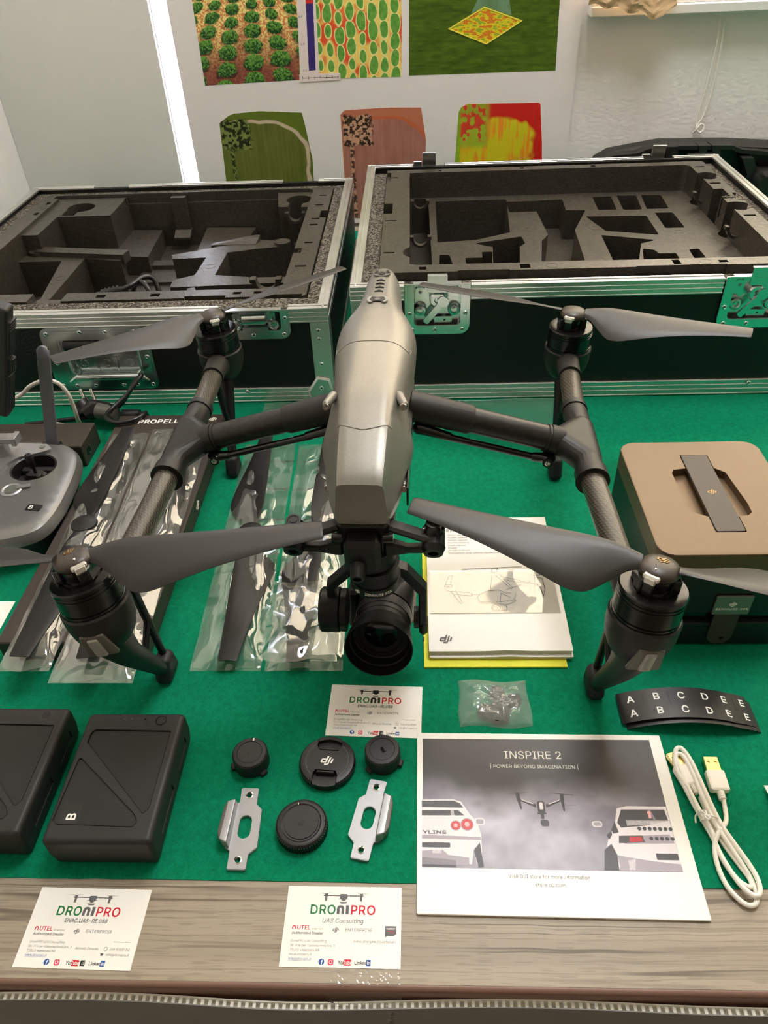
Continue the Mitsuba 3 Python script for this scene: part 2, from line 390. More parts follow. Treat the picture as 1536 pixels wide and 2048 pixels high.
def flight_case(label, x0, x1, y0, y1, Z, front_cuts, insert_box, liner_z):
    t = thing('flight_case', label, 'flight case')
    w = .009
    panel = bx(x0 + .002, x1 - .002, y0, y0 + w, .004, Z - .004)
    for c in front_cuts:
        panel = panel - bx(c[0], c[1], y0 - .01, y0 + .02, c[2], c[3])
    part(t, 'front_panel', panel, 'm_panel', False)
    part(t, 'back_panel', bx(x0 + .002, x1 - .002, y1 - w, y1, .004, Z - .004), 'm_panel', False)
    part(t, 'side_panel', bx(x0, x0 + w, y0 + .002, y1 - .002, .004, Z - .004), 'm_panel', False)
    part(t, 'side_panel', bx(x1 - w, x1, y0 + .002, y1 - .002, .004, Z - .004), 'm_panel', False)
    part(t, 'bottom_panel', bx(x0 + .002, x1 - .002, y0 + .002, y1 - .002, .0, .01), 'm_panel', False)
    # side and rear rims
    for xa, s in ((x0, 1), (x1, -1)):
        a, b = sorted((xa - s * .0022, xa + s * .0125))
        prof = cat(bx(a, b, y0 - .002, y1 + .002, Z - .004, Z, .0007), bx(*sorted((xa - s * .0026, xa - s * .0004)), y0 - .002, y1 + .002, Z - .0225, Z - .0005, .0005),
                   bx(*sorted((xa + s * .0035, xa + s * .0060)), y0 - .001, y1 + .001, Z - .001, Z + .0012, .0005), bx(*sorted((xa - s * .0034, xa - s * .002)), y0, y1, Z - .014, Z - .0115, .0003))
        part(t, 'rim_trim', prof, 'm_alu', False)
        part(t, 'bottom_trim', cat(bx(*sorted((xa - s * .0024, xa)), y0 - .002, y1 + .002, 0, .024, .0005)), 'm_alu', False)
    ix0, ix1, iy0, iy1 = insert_box
    block = bx(x0 + w, x1 - w, y0 + w, y1 - w, .01, liner_z) - bx(ix0 - .0015, ix1 + .0015, iy0 - .0015, iy1 + .0015, .02, 1)
    part(t, 'foam_liner', tm(block).subdivide_to_size(.03) if False else block, 'm_liner', False, 'grey speckled foam lining')
    return t

def rim_segments(t, segs, y, Z, rear=False):
    for a, b in segs:
        if rear:
            part(t, 'rim_trim', cat(bx(a, b, y - .0125, y + .0022, Z - .004, Z, .0007), bx(a, b, y - .0075, y - .0045, Z - .001, Z + .0014, .0005)), 'm_alu', False)
        else:
            part(t, 'rim_trim', cat(ribbed(a, b, Z - .0215, Z, y), bx(a, b, y - .0022, y + .0125, Z - .004, Z, .0007), bx(a, b, y + .0045, y + .0075, Z - .001, Z + .0014, .0005)), 'm_alu', False)

# left case with the spring handle
LX0, LX1, LY0, LY1, LZ = -.752, -.1195, .946, 1.535, .145
lc = flight_case('black aluminium-edged flight case with a recessed spring handle, left of the other case', LX0, LX1, LY0, LY1, LZ, [(-.497, -.389, .046, .108), (-.250, -.190, .112, .142)], (-.722, -.153, 1.004, 1.508), .134)
rim_segments(lc, [(LX0 - .002, -.268), (-.172, LX1 + .002)], LY0, LZ)
rim_segments(lc, [(LX0 - .002, -.63), (-.56, -.255), (-.185, LX1 + .002)], LY1, LZ, True)
part(lc, 'bottom_trim', ribbed(LX0, LX1, 0.0, .0235, LY0), 'm_alu', False)
part(lc, 'corner_trim', cat(bx(LX1 - .024, LX1 + .0022, LY0 - .0024, LY0 + .001, .004, LZ - .0216, .0005), bx(LX1 - .001, LX1 + .0024, LY0 - .002, LY0 + .024, .004, LZ - .022, .0005)), 'm_alu', False)
for z in (.112, .099, .060): rivet(lc, LX1 - .013, LY0 - .0022, z, .8)
cp = xf(hull(ex(P2((0, 0), (.030, 0), (.034, .016), (.030, .034), (.012, .038), (-.004, .014)), 0, .0012), ex(P2((0, 0), (.030, 0), (.034, .016), (.030, .034), (.012, .038), (-.004, .014)).buffer(-.003), 0, .004)), np.array([[1, 0, 0, LX1 - .033], [0, 0, -1, LY0 - .0025], [0, 1, 0, .004], [0, 0, 0, 1.0]]))
ck = part(lc, 'corner_plate', cp, 'm_steel', 30); rivet(ck, LX1 - .016, LY0 - .0062, .024, .8)
for x in (-.30, -.245): rivet(lc, x, LY0 - .0036, .018, .85)
# the handle
flip = lambda y: np.array([[1, 0, 0, 0], [0, 0, -1, y], [0, 1, 0, 0], [0, 0, 0, 1.0]])
hk = part(lc, 'handle_plate', xf(uni(ex(rrect(-.524, -.372, .0265, .1235, .012).difference(rrect(-.499, -.388, .046, .1075, .005)), .0002, .0022),
          ex(rrect(-.524, -.372, .0265, .1235, .012).difference(rrect(-.499, -.388, .046, .1075, .005)).buffer(-.004), .0018, .0030)), flip(LY0)), 'm_steel', 20, 'polished steel surround')
part(hk, 'dish', xf(uni(ex(rrect(-.4992, -.3878, .0458, .1077, .005).difference(rrect(-.496, -.391, .049, .1045, .004)), -.0082, .001), ex(rrect(-.499, -.388, .046, .1075, .005), -.0086, -.0076)), flip(LY0)), 'm_steel', 20)
grip = lathe([(0, -.052), (.0070, -.052), (.0085, -.050)] + [(.0086 + .0002 * math.cos(i * 1.5), -.05 + i * .0025) for i in range(1, 40)] + [(.0085, .050), (.0070, .052), (0, .052)], 24)
part(hk, 'grip', xf(grip, frame((-.4435, LY0 + .0015, .0955), (1, 0, 0), (0, 0, 1))), 'm_rubber', 30, 'black rubber grip')
for s in (-1, 1):
    part(hk, 'arm', tube(smooth_path([(-.4435 + s * .0525, LY0 + .001, .097), (-.4435 + s * .0520, LY0 + .0005, .075), (-.4435 + s * .0505, LY0 - .001, .058), (-.4435 + s * .045, LY0 - .002, .050), (-.4435 + s * .058, LY0 - .002, .040)], 6), .0024, 8), 'm_steel', 40)
part(hk, 'hinge_tube', cyl((-.489, LY0 - .003, .0475), (-.398, LY0 - .003, .0475), .0048, n=20), 'm_steel', 30)
part(hk, 'hinge_plate', xf(uni(ex(rrect(-.490, -.397, .049, .074, .002), -.0076, -.0062), *[ex(circ(x, .064, .0062).difference(circ(x, .064, .0035)), -.0064, -.0048) for x in (-.478, -.4435, -.409)],
     *[ex(sbox(x - .0012, .052, x + .0012, .074), -.0064, -.0050) for x in (-.458, -.429)]), flip(LY0)), 'm_steel', 20)
for x, z in ((-.514, .1155), (-.466, .117), (-.430, .117), (-.390, .117), (-.512, .070), (-.3795, .078), (-.514, .034), (-.494, .0335), (-.466, .0335), (-.424, .0335), (-.404, .0335), (-.381, .034)):
    rivet(hk, x, LY0 - .0028, z, .82)
latch(lc, -.268, LY0, .102, LZ - .001, .098, hook=False, lever=False)

# right case with butterfly latches
RX0, RX1, RY0, RY1, RZ = -.083, .566, .945, 1.510, .1735
rc = flight_case('larger black aluminium-edged flight case with butterfly latches, right of the other case', RX0, RX1, RY0, RY1, RZ, [(.0, .062, .118, .174), (.416, .478, .118, .174)], (-.0485, .531, .990, 1.476), .160)
rim_segments(rc, [(RX0 - .002, -.0135), (.0745, .402), (.492, RX1 + .002)], RY0, RZ)
rim_segments(rc, [(RX0 - .002, .000), (.060, .430), (.485, RX1 + .002)], RY1, RZ, True)
part(rc, 'bottom_trim', ribbed(RX0, RX1, 0.0, .0245, RY0), 'm_alu', False)
for xa, s in ((RX0, 1), (RX1, -1)):
    part(rc, 'corner_trim', bx(*sorted((xa - s * .0022, xa + s * .024)), RY0 - .0024, RY0 + .001, .004, RZ - .0216, .0005), 'm_alu', False)
latch(rc, -.013, RY0, .1045, RZ + .002, .087)
latch(rc, .403, RY0, .1045, RZ + .002, .087)
for x in (.208, .472): rivet(rc, x, RY0 - .0036, .019, .85)
for x in (.031, .458):
    part(rc, 'hook', cat(bx(x - .0125, x + .0125, RY1 - .001, RY1 + .0006, .160, .193, .0004), bx(x - .0125, x + .0125, RY1 - .006, RY1 + .0006, .191, .1935, .0008), bx(x - .030, x - .014, RY1 - .002, RY1 + .001, .165, .178, .0006)), 'm_steel', 20)

# ---------------------------------------------------------------- moulded foam trays lying in the cases
def pocket(pts, z): return ex(Polygon(pts).buffer(-.003).buffer(.003), z, 1)
zr = .172
ins = ex(rrect(-.048, .530, .9905, 1.4755, .006), .028, zr)
ins = ins - ex(union_all([rrect(-.006, .500, 1.016, 1.4545, .012), sbox(-.006, 1.02, .03, 1.455)]), .127, 1)
for pts, z in (([(.041, 1.433), (.172, 1.433), (.161, 1.261), (.101, 1.230), (.039, 1.224)], .045), ([(.216, 1.420), (.273, 1.423), (.270, 1.365), (.304, 1.362), (.269, 1.264), (.262, 1.132), (.196, 1.132), (.208, 1.218), (.222, 1.246)], .075), ([(.170, 1.420), (.218, 1.420), (.218, 1.362), (.170, 1.362)], .085),
          ([(.329, 1.433), (.363, 1.433), (.358, 1.360), (.326, 1.361)], .06), ([(.374, 1.437), (.409, 1.434), (.401, 1.357), (.369, 1.359)], .06), ([(.418, 1.436), (.453, 1.433), (.448, 1.358), (.410, 1.359)], .06),
          ([(.298, 1.329), (.401, 1.325), (.399, 1.231), (.318, 1.256)], .05), ([(.419, 1.339), (.449, 1.337), (.449, 1.262), (.417, 1.262)], .06), ([(.307, 1.238), (.389, 1.209), (.362, 1.196), (.342, 1.125), (.304, 1.125)], .05),
          ([(.428, 1.165), (.444, 1.168), (.444, 1.122), (.426, 1.122)], .07), ([(.359, 1.174), (.376, 1.167), (.379, 1.152), (.405, 1.152), (.404, 1.128), (.350, 1.128)], .08), ([(.040, 1.169), (.056, 1.168), (.061, 1.118), (.038, 1.118)], .07),
          ([(.080, 1.154), (.107, 1.154), (.108, 1.177), (.125, 1.178), (.119, 1.118), (.081, 1.118)], .08), ([(.098, 1.215), (.178, 1.241), (.180, 1.209), (.170, 1.196), (.162, 1.120), (.121, 1.120), (.127, 1.197)], .05)):
    ins = ins - pocket(pts, z)
ins = ins - ex(rrect(-.006, .028, 1.04, 1.452, .012), .062, 1) - ex(circ(.008, 1.065, .024), .062, 1)
ins = ins - ex(union_all([circ(.512, 1.385, .020), circ(.512, 1.225, .020), sbox(.50, 1.272, .515, 1.312)]), .10, 1)
for x, y, a, b in ((-.034, 1.43, .007, .0022), (-.036, 1.20, .009, .0022), (-.036, 1.065, .008, .0022), (.012, 1.004, .005, .005), (.152, 1.003, .007, .007), (.356, 1.004, .005, .008), (.418, 1.003, .006, .004), (.515, 1.44, .008, .003), (.512, 1.343, .009, .003), (.514, 1.18, .009, .003), (.2, 1.465, .004, .004), (.33, 1.465, .004, .004), (.05, 1.465, .003, .003)):
    ins = ins - bx(x - a, x + a, y - b, y + b, .150, 1)
ins = ins - bx(-.06, -.034, 1.235, 1.285, .10, 1) - bx(-.06, -.040, 1.40, 1.46, .165, 1) - bx(.50, .54, 1.262, 1.268, .14, 1) - bx(.06, .13, .98, .9935, .13, 1) - bx(.30, .42, .98, .9935, .13, 1) - bx(.522, .54, 1.25, 1.29, .13, 1)
ri = solo('foam_tray', 'moulded dark foam tray with many small pockets lying in the right case', 'foam tray', ins, 'm_epp', False)
def saddle(t, x, y, z, r, w, depth=.010):
    a = np.linspace(math.pi, 2 * math.pi, 15)
    g = Polygon([(x + r * math.cos(q), z + r * math.sin(q)) for q in a] + [(x + (r + w) * math.cos(q), z + (r + w) * math.sin(q)) for q in a[::-1]])
    g = g.union(rrect(x + r, x + r + w + .003, z - .003, z + .003, .0015)).union(rrect(x - r - w - .003, x - r, z - .003, z + .003, .0015))
    part(t, 'saddle', xf(ex(g, -depth / 2, depth / 2), np.array([[1, 0, 0, 0], [0, 0, -1, y], [0, 1, 0, 0], [0, 0, 0, 1.0]])), 'm_epp', False)
saddle(ri, .012, 1.385, .142, .0105, .0035); saddle(ri, .011, 1.205, .142, .0110, .0035)
saddle(ri, .502, 1.355, .152, .0125, .004); saddle(ri, .502, 1.185, .152, .0125, .004)
for x, y in ((.193, 1.272), (.303, 1.270), (.425, 1.345), (.433, 1.243), (.055, 1.185)):
    part(ri, 'ejector_mark', ex(circ(x, y, .0085).difference(circ(x, y, .0075)),   .1266, .1273), 'm_epp', False)
for x, y in ((.188, 1.003), (.395, 1.0035), (.13, 1.466), (.514, 1.27)):
    part(ri, 'ejector_mark', ex(circ(x, y, .0085).difference(circ(x, y, .0072)), .1717, .1723), 'm_epp', False)

zl = .136
ins = ex(rrect(-.721, -.154, 1.006, 1.508, .006), .022, zl)
cav = union_all([rrect(-.690, -.192, 1.034, 1.500, .010)])
ins = ins - ex(cav, .034, 1)
ins = ins - ex(sbox(-.70, 1.488, -.20, 1.504), .118, 1)
blocks = [ex(sbox(-.700, 1.30, -.56, 1.4995).difference(sbox(-.66, 1.28, -.555, 1.395)), .03, .131), ex(P2((-.250, 1.415), (-.19, 1.41), (-.19, 1.4995), (-.262, 1.4995)), .03, .131),
          bx(-.471, -.443, 1.488, 1.502, .066, .131), hull(bx(-.473, -.441, 1.486, 1.50, .066, .070), bx(-.474, -.442, 1.470, 1.474, .056, .060)),
          ex(P2((-.594, 1.496), (-.500, 1.489), (-.491, 1.346), (-.584, 1.357)), .03, .070), ex(P2((-.411, 1.496), (-.312, 1.488), (-.323, 1.369), (-.404, 1.375)), .03, .070),
          bx(-.51, -.30, 1.36, 1.385, .03, .048), bx(-.51, -.30, 1.30, 1.362, .03, .040),
          ex(P2((-.690, 1.290), (-.511, 1.283), (-.507, 1.255), (-.576, 1.272), (-.574, 1.104), (-.60, 1.040), (-.625, 1.040), (-.590, 1.105), (-.614, 1.262), (-.690, 1.262)), .03, .098),
          xf(bx(-.085, .085, -.012, .012, .09, .1065), mv(-.585, 1.286, 0) @ rz(-9)), ex(circ(-.668, 1.300, .016), .03, .104),
          ex(P2((-.421, 1.272), (-.283, 1.334), (-.229, 1.325), (-.226, 1.301), (-.276, 1.290), (-.324, 1.277), (-.326, 1.178), (-.257, 1.164), (-.192, 1.164), (-.192, 1.140), (-.389, 1.132), (-.392, 1.162), (-.360, 1.180), (-.357, 1.256), (-.415, 1.253)), .03, .100),
          hull(bx(-.36, -.28, 1.312, 1.322, .09, .1005), bx(-.285, -.275, 1.325, 1.337, .09, .108)), ex(circ(-.232, 1.312, .014), .03, .1045),
          bx(-.690, -.58, 1.034, 1.075, .03, .085), bx(-.350, -.245, 1.034, 1.10, .03, .080), xf(bx(-.028, .028, -.006, .006, .08, .097), mv(-.605, 1.082, 0) @ rz(38)), xf(bx(-.02, .02, -.006, .006, .08, .104), mv(-.345, 1.10, 0) @ rz(-70))]
ins = uni(ins, *blocks)
hole = union_all([circ(-.632, 1.445, .026), sbox(-.655, 1.40, -.630, 1.44), circ(-.215, 1.455, .024), sbox(-.232, 1.40, -.207, 1.45)])
ins = ins - ex(hole, .045, 1) - ex(union_all([circ(-.235, 1.085, .030), sbox(-.25, 1.10, -.205, 1.14)]).difference(sbox(-.3, 1.03, -.266, 1.2)), .04, 1)
for x, y, a, b in ((-.52, 1.4905, .007, .004), (-.555, 1.4905, .007, .004), (-.29, 1.4905, .007, .004), (-.325, 1.4905, .007, .004), (-.70, 1.46, .004, .007), (-.70, 1.40, .004, .007), (-.170, 1.46, .007, .003), (-.172, 1.405, .007, .003), (-.172, 1.33, .007, .003), (-.172, 1.30, .007, .003), (-.172, 1.215, .007, .003), (-.174, 1.115, .009, .003), (-.455, 1.020, .007, .005), (-.375, 1.020, .007, .005), (-.255, 1.020, .006, .004), (-.225, 1.020, .006, .004)):
    ins = ins - bx(x - a, x + a, y - b, y + b, .118, 1)
ins = ins - bx(-.166, -.15, 1.335, 1.372, .10, 1) - bx(-.56, -.51, 1.0, 1.040, .126, 1) - bx(-.33, -.27, 1.0, 1.013, .11, 1) - bx(-.215, -.16, 1.0, 1.012, .11, 1) - bx(-.205, -.18, 1.17, 1.19, .12, 1)
li = solo('foam_tray', 'moulded dark foam tray with two raised blocks lying in the left case', 'foam tray', ins, 'm_epp', False)
saddle(li, -.643, 1.405, .121, .0115, .0045, .012); saddle(li, -.218, 1.405, .121, .0120, .0045, .012); saddle(li, -.232, 1.125, .112, .0155, .0065, .014)
for x, y, z in ((-.588, 1.185, .098), (-.342, 1.215, .100), (-.240, 1.312, .1045)):
    part(li, 'ejector_mark', ex(circ(x, y, .009).difference(circ(x, y, .008)), z - .0004, z + .0004), 'm_epp', False)
for x, y in ((-.174, 1.428), (-.176, 1.175), (-.703, 1.43)):
    part(li, 'ejector_mark', ex(circ(x, y, .009).difference(circ(x, y, .0078)), zl - .0004, zl + .0003), 'm_epp', False)
PR('m_cable', s2l(24, 24, 25), 0.35, spec=0.5)
k = thing('power_cable', 'coiled black cable lying in the left case between the foam ribs', 'cable')
part(k, 'cord', tube(smooth_path([(-.470, 1.136, .0960), (-.455, 1.146, .1000), (-.440, 1.166, .1040), (-.426, 1.172, .0960), (-.418, 1.156, .0640), (-.428, 1.138, .0420), (-.452, 1.130, .0390), (-.470, 1.146, .0520), (-.462, 1.164, .0840), (-.444, 1.156, .1000), (-.428, 1.140, .0960), (-.416, 1.126, .0640), (-.420, 1.110, .0400), (-.440, 1.100, .0390)], 8), .0042, 10), 'm_cable', 40)
part(k, 'strain_relief', cat(cyl((-.500, 1.128, .0930), (-.468, 1.137, .0962), .0075, .0055), *[cyl((-.500 + .03 * f, 1.128 + .0085 * f, .0930 + .003 * f), (-.500 + .03 * f + .003, 1.128 + .0085 * f + .0009, .0933 + .003 * f), .0085, n=16) for f in (.2, .4, .6, .8)], cyl((-.560, 1.112, .087), (-.500, 1.128, .093), .0050)), 'm_rubber', 30)
# ---------------------------------------------------------------- the drone, built in its own axes (x right, y to its tail, z up)
def flake(p, n, uv): return mix(s2l(124, 121, 115), s2l(132, 129, 122), noise(p.x * 1500, p.y * 1500, p.z * 1500))
PR('m_shell', proc(flake), 0.38, metal=0.55, spec=0.5)
PR('m_black', s2l(12, 12, 12), 0.40, spec=0.35)
PR('m_matte_black', s2l(24, 23, 22), 0.46, spec=0.4)
PR('m_soft_black', s2l(34, 32, 29), 0.52, spec=0.4)
PR('m_gloss_black', s2l(12, 12, 12), 0.16, spec=0.6)
PR('m_motor', s2l(12, 12, 12), 0.24, spec=0.6, metal=0.2)
PR('m_blade', s2l(40, 38, 36), 0.42, spec=0.5)
PR('m_grey_plastic', s2l(90, 87, 82), 0.4)
PR('m_lamp_lens', s2l(146, 144, 139), 0.12, spec=0.7)
PR('m_chrome', s2l(205, 200, 195), 0.12, metal=1.0)
PR('m_silver_clip', s2l(226, 222, 214), 0.25, metal=0.7)
PR('m_hub_cap', s2l(52, 44, 38), 0.4, spec=0.5)
PR('m_bronze', s2l(132, 106, 70), 0.35, metal=0.6)
PR('m_hood', s2l(8, 8, 8), 0.5, spec=0.25)
PR('m_glass_dark', s2l(5, 5, 7), 0.08, spec=0.35)
PR('m_print_white', s2l(235, 233, 228), 0.5)
PR('m_print_orange', s2l(200, 70, 30), 0.5)
CYLS = {}
def carbon(ax, k):
    """woven sleeve along the axis ax through the point k (world)"""
    ax = np.asarray(ax, float) / np.linalg.norm(ax)
    def f(p, n, uv):
        a = (p.x - float(k[0])) * float(ax[0]) + (p.y - float(k[1])) * float(ax[1]) + (p.z - float(k[2])) * float(ax[2])
        qx, qy, qz = p.x - float(k[0]) - a * float(ax[0]), p.y - float(k[1]) - a * float(ax[1]), p.z - float(k[2]) - a * float(ax[2])
        s1, s2 = np.cross(ax, [0, 0, 1.0]), None
        s1 = s1 / np.linalg.norm(s1); s2 = np.cross(ax, s1)
        th = dr.atan2(qx * float(s1[0]) + qy * float(s1[1]) + qz * float(s1[2]), qx * float(s2[0]) + qy * float(s2[1]) + qz * float(s2[2]))
        u = a * 420 + th * 5; v = a * 420 - th * 5
        par = dr.floor(u * .5) + dr.floor(v)
        odd = par - 2 * dr.floor(par * .5)
        fine = noise(u * 9, v * 2, 0) * .35
        return mix(s2l(24, 22, 20), s2l(78, 71, 60), odd * .75 + fine)
    return f
DLOC = mv(-.0363, .6099, 0) @ rz(math.degrees(-.034))
def W(p): return (DLOC @ np.array([*p, 1.0]))[:3]
drone = thing('drone', 'large grey quadcopter drone with black carbon arms standing on the green cloth', 'drone')
def dp(parent, name, mesh, mat, smooth=30, label=None):
    return part(parent, name, xf(mesh, DLOC), mat, smooth, label)

# body shell ---------------------------------------------------------------------------------
#        y     flat   zt    hmax   zm    hbot  zb    soft
SEC = [(.1500, .004, .268, .0095, .255, .006, .240, 2.6), (.1455, .008, .272, .0150, .254, .010, .232, 2.6), (.1330, .011, .2755, .0197, .253, .014, .222, 2.6), (.0950, .012, .2775, .0233, .253, .018, .210, 2.6),
       (.0640, .013, .2785, .0290, .254, .022, .200, 2.6), (.0450, .016, .2785, .0378, .254, .027, .195, 2.6), (.0260, .019, .2775, .0418, .254, .030, .192, 2.6), (.0, .021, .2755, .0402, .253, .030, .190, 2.3),
       (-.0360, .0215, .2715, .0358, .250, .028, .188, 2.0), (-.0700, .0205, .2665, .0325, .246, .028, .186, 1.5), (-.0880, .0200, .2635, .0345, .236, .030, .186, .9), (-.1040, .0195, .2600, .0385, .222, .033, .187, .7),
       (-.1220, .0192, .2560, .0346, .217, .030, .190, .7), (-.1510, .0186, .2475, .0292, .212, .026, .194, .7), (-.1680, .0180, .2410, .0240, .208, .022, .197, .7), (-.1755, .0176, .2365, .0205, .205, .019, .199, .7)]
SEC = np.array(SEC)
ys = []
for a, b in zip(SEC[:-1, 0], SEC[1:, 0]): ys += list(np.linspace(a, b, max(2, int(abs(a - b) / .005)), endpoint=False))
ys.append(SEC[-1, 0]); ys = np.array(ys)
from scipy.interpolate import PchipInterpolator
from scipy.ndimage import gaussian_filter1d
pc = PchipInterpolator(-SEC[:, 0], SEC[:, 1:])
rings = []
for y in ys:
    fl, zt, hm, zm, hb, zb, soft = pc(-y)
    A, B, C, D, E = (0, zt + .0004), (fl, zt), (hm, zm), (hb, zb), (0, zb - .001)
    half = []
    for (p0, p1, n) in ((A, B, 5), (B, C, 7), (C, D, 7), (D, E, 5)):
        for t_ in np.arange(n) / n: half.append((p0[0] + (p1[0] - p0[0]) * t_, p0[1] + (p1[1] - p0[1]) * t_))
    half.append(E); half = np.array(half)
    ring = np.vstack([half, (half[1:-1] * [-1, 1])[::-1]])
    ring = np.stack([gaussian_filter1d(ring[:, k], soft, mode='wrap') for k in (0, 1)], 1)
    rings.append(np.stack([ring[:, 0], np.full(len(ring), y), ring[:, 1]], 1))
body = loft(rings)
if body.volume < 0: body.invert()
bm = M(m3.Mesh(np.asarray(body.vertices, np.float32), np.asarray(body.faces, np.uint32)))
def top_z(x, y):
    h = body.ray.intersects_location([[x, y, .5]], [[0, 0, -1.0]])[0]
    return h[:, 2].max() if len(h) else .26
def groove(pts, r=.0006):
    return M(m3.Mesh(*(lambda q: (np.asarray(q.vertices, np.float32), np.asarray(q.faces, np.uint32)))(tube(np.array([(x, y, top_z(x, y) - r * .15) for x, y in pts]), r, 6))))
seam = [(-.0335, -.004), (-.0325, -.0135), (-.0275, -.0175), (-.018, -.0185), (0, -.0190), (.018, -.0185), (.0275, -.0175), (.0325, -.0135), (.0335, -.004)]
vee = [(-.0215, -.1215), (-.017, -.124), (-.010, -.1265), (-.003, -.1285), (0, -.1290), (.003, -.1285), (.010, -.1265), (.017, -.124), (.0215, -.1215)]
for g in (seam, vee):
    q = groove(smooth_path(g, 6))
    if q.volume() < 0: continue
    bm = bm - q
shell = dp(drone, 'body_shell', bm, 'm_shell', 28, 'satin grey metal shell')
# tail plate, arrow vents and buttons
def on_top(shape, y0, mat, name, h=.0006, lift=0.0, label=None):
    z = top_z(0, y0); sl = (top_z(0, y0 + .006) - top_z(0, y0 - .006)) / .012
    return dp(shell, name, xf(ex(shape, lift, lift + h), mv(0, y0, z) @ rx(math.degrees(math.atan(sl)))), mat, 30, label)
on_top(rrect(-.0085, .0085, -.0085, .0075, .005), .122, 'm_grey_plastic', 'tail_plate', .0008)
on_top(union_all([P2((-.008, -.002), (-.004, -.002), (-.004, .006), (-.006, .006)), P2((.008, -.002), (.004, -.002), (.004, .006), (.006, .006))]), .122, 'm_gloss_black', 'tail_grille', .0012)
on_top(circ(0, 0, .0034), .119, 'm_soft_black', 'tail_button', .0018)
for y in (.1025, .0930, .0835, .0740):
    on_top(P2((-.0042, -.0016), (-.0022, .0004), (0, .0024), (.0022, .0004), (.0042, -.0016), (.0020, -.0006), (0, -.0010), (-.0020, -.0006)), y, 'm_gloss_black', 'vent', .0009)
on_top(circ(0, 0, .0098).intersection(sbox(-.02, -.006, .02, .006)).difference(circ(0, 0, .0072)), .0535, 'm_lamp_lens', 'button_ring', .0012)
on_top(circ(0, 0, .0070).intersection(sbox(-.02, -.004, .02, .005)), .0535, 'm_soft_black', 'power_button', .0010)
on_top(circ(0, 0, .0030), .0535, 'm_grey_plastic', 'button_cap', .0014)
# screws at the flanks
for x, y, z in ((-.0325, -.0965, .2555), (.0300, -.0965, .2555), (-.0305, -.1395, .2060), (.0312, -.1395, .2060)):
    s = 1 if x > 0 else -1
    boss = hull(M.sphere(.0042, 14).translate([x - s * .004, y + .016, z]), M.sphere(.0036, 14).translate([x, y + .003, z]))
    b = dp(shell, 'screw_boss', boss, 'm_shell', 40)
    sc_ = lathe([(0, -.004), (.0031, -.004), (.0031, .002), (.0026, .0032), (.0015, .0032), (.0015, .0012), (0, .0012)], 20)
    dp(b, 'screw', xf(sc_, frame((x, y, z), (0, -1, .35))), 'm_chrome', 30, 'bright hex screw')
dp(drone, 'battery_rail', bx(.0335, .0352, -.150, -.095, .196, .214, .0006), 'm_gloss_black', 20)
dp(drone, 'belly', cat(bx(-.024, .024, -.165, .12, .176, .196, .004), bx(-.034, .034, -.09, .05, .178, .205, .006)), 'm_matte_black', 30)

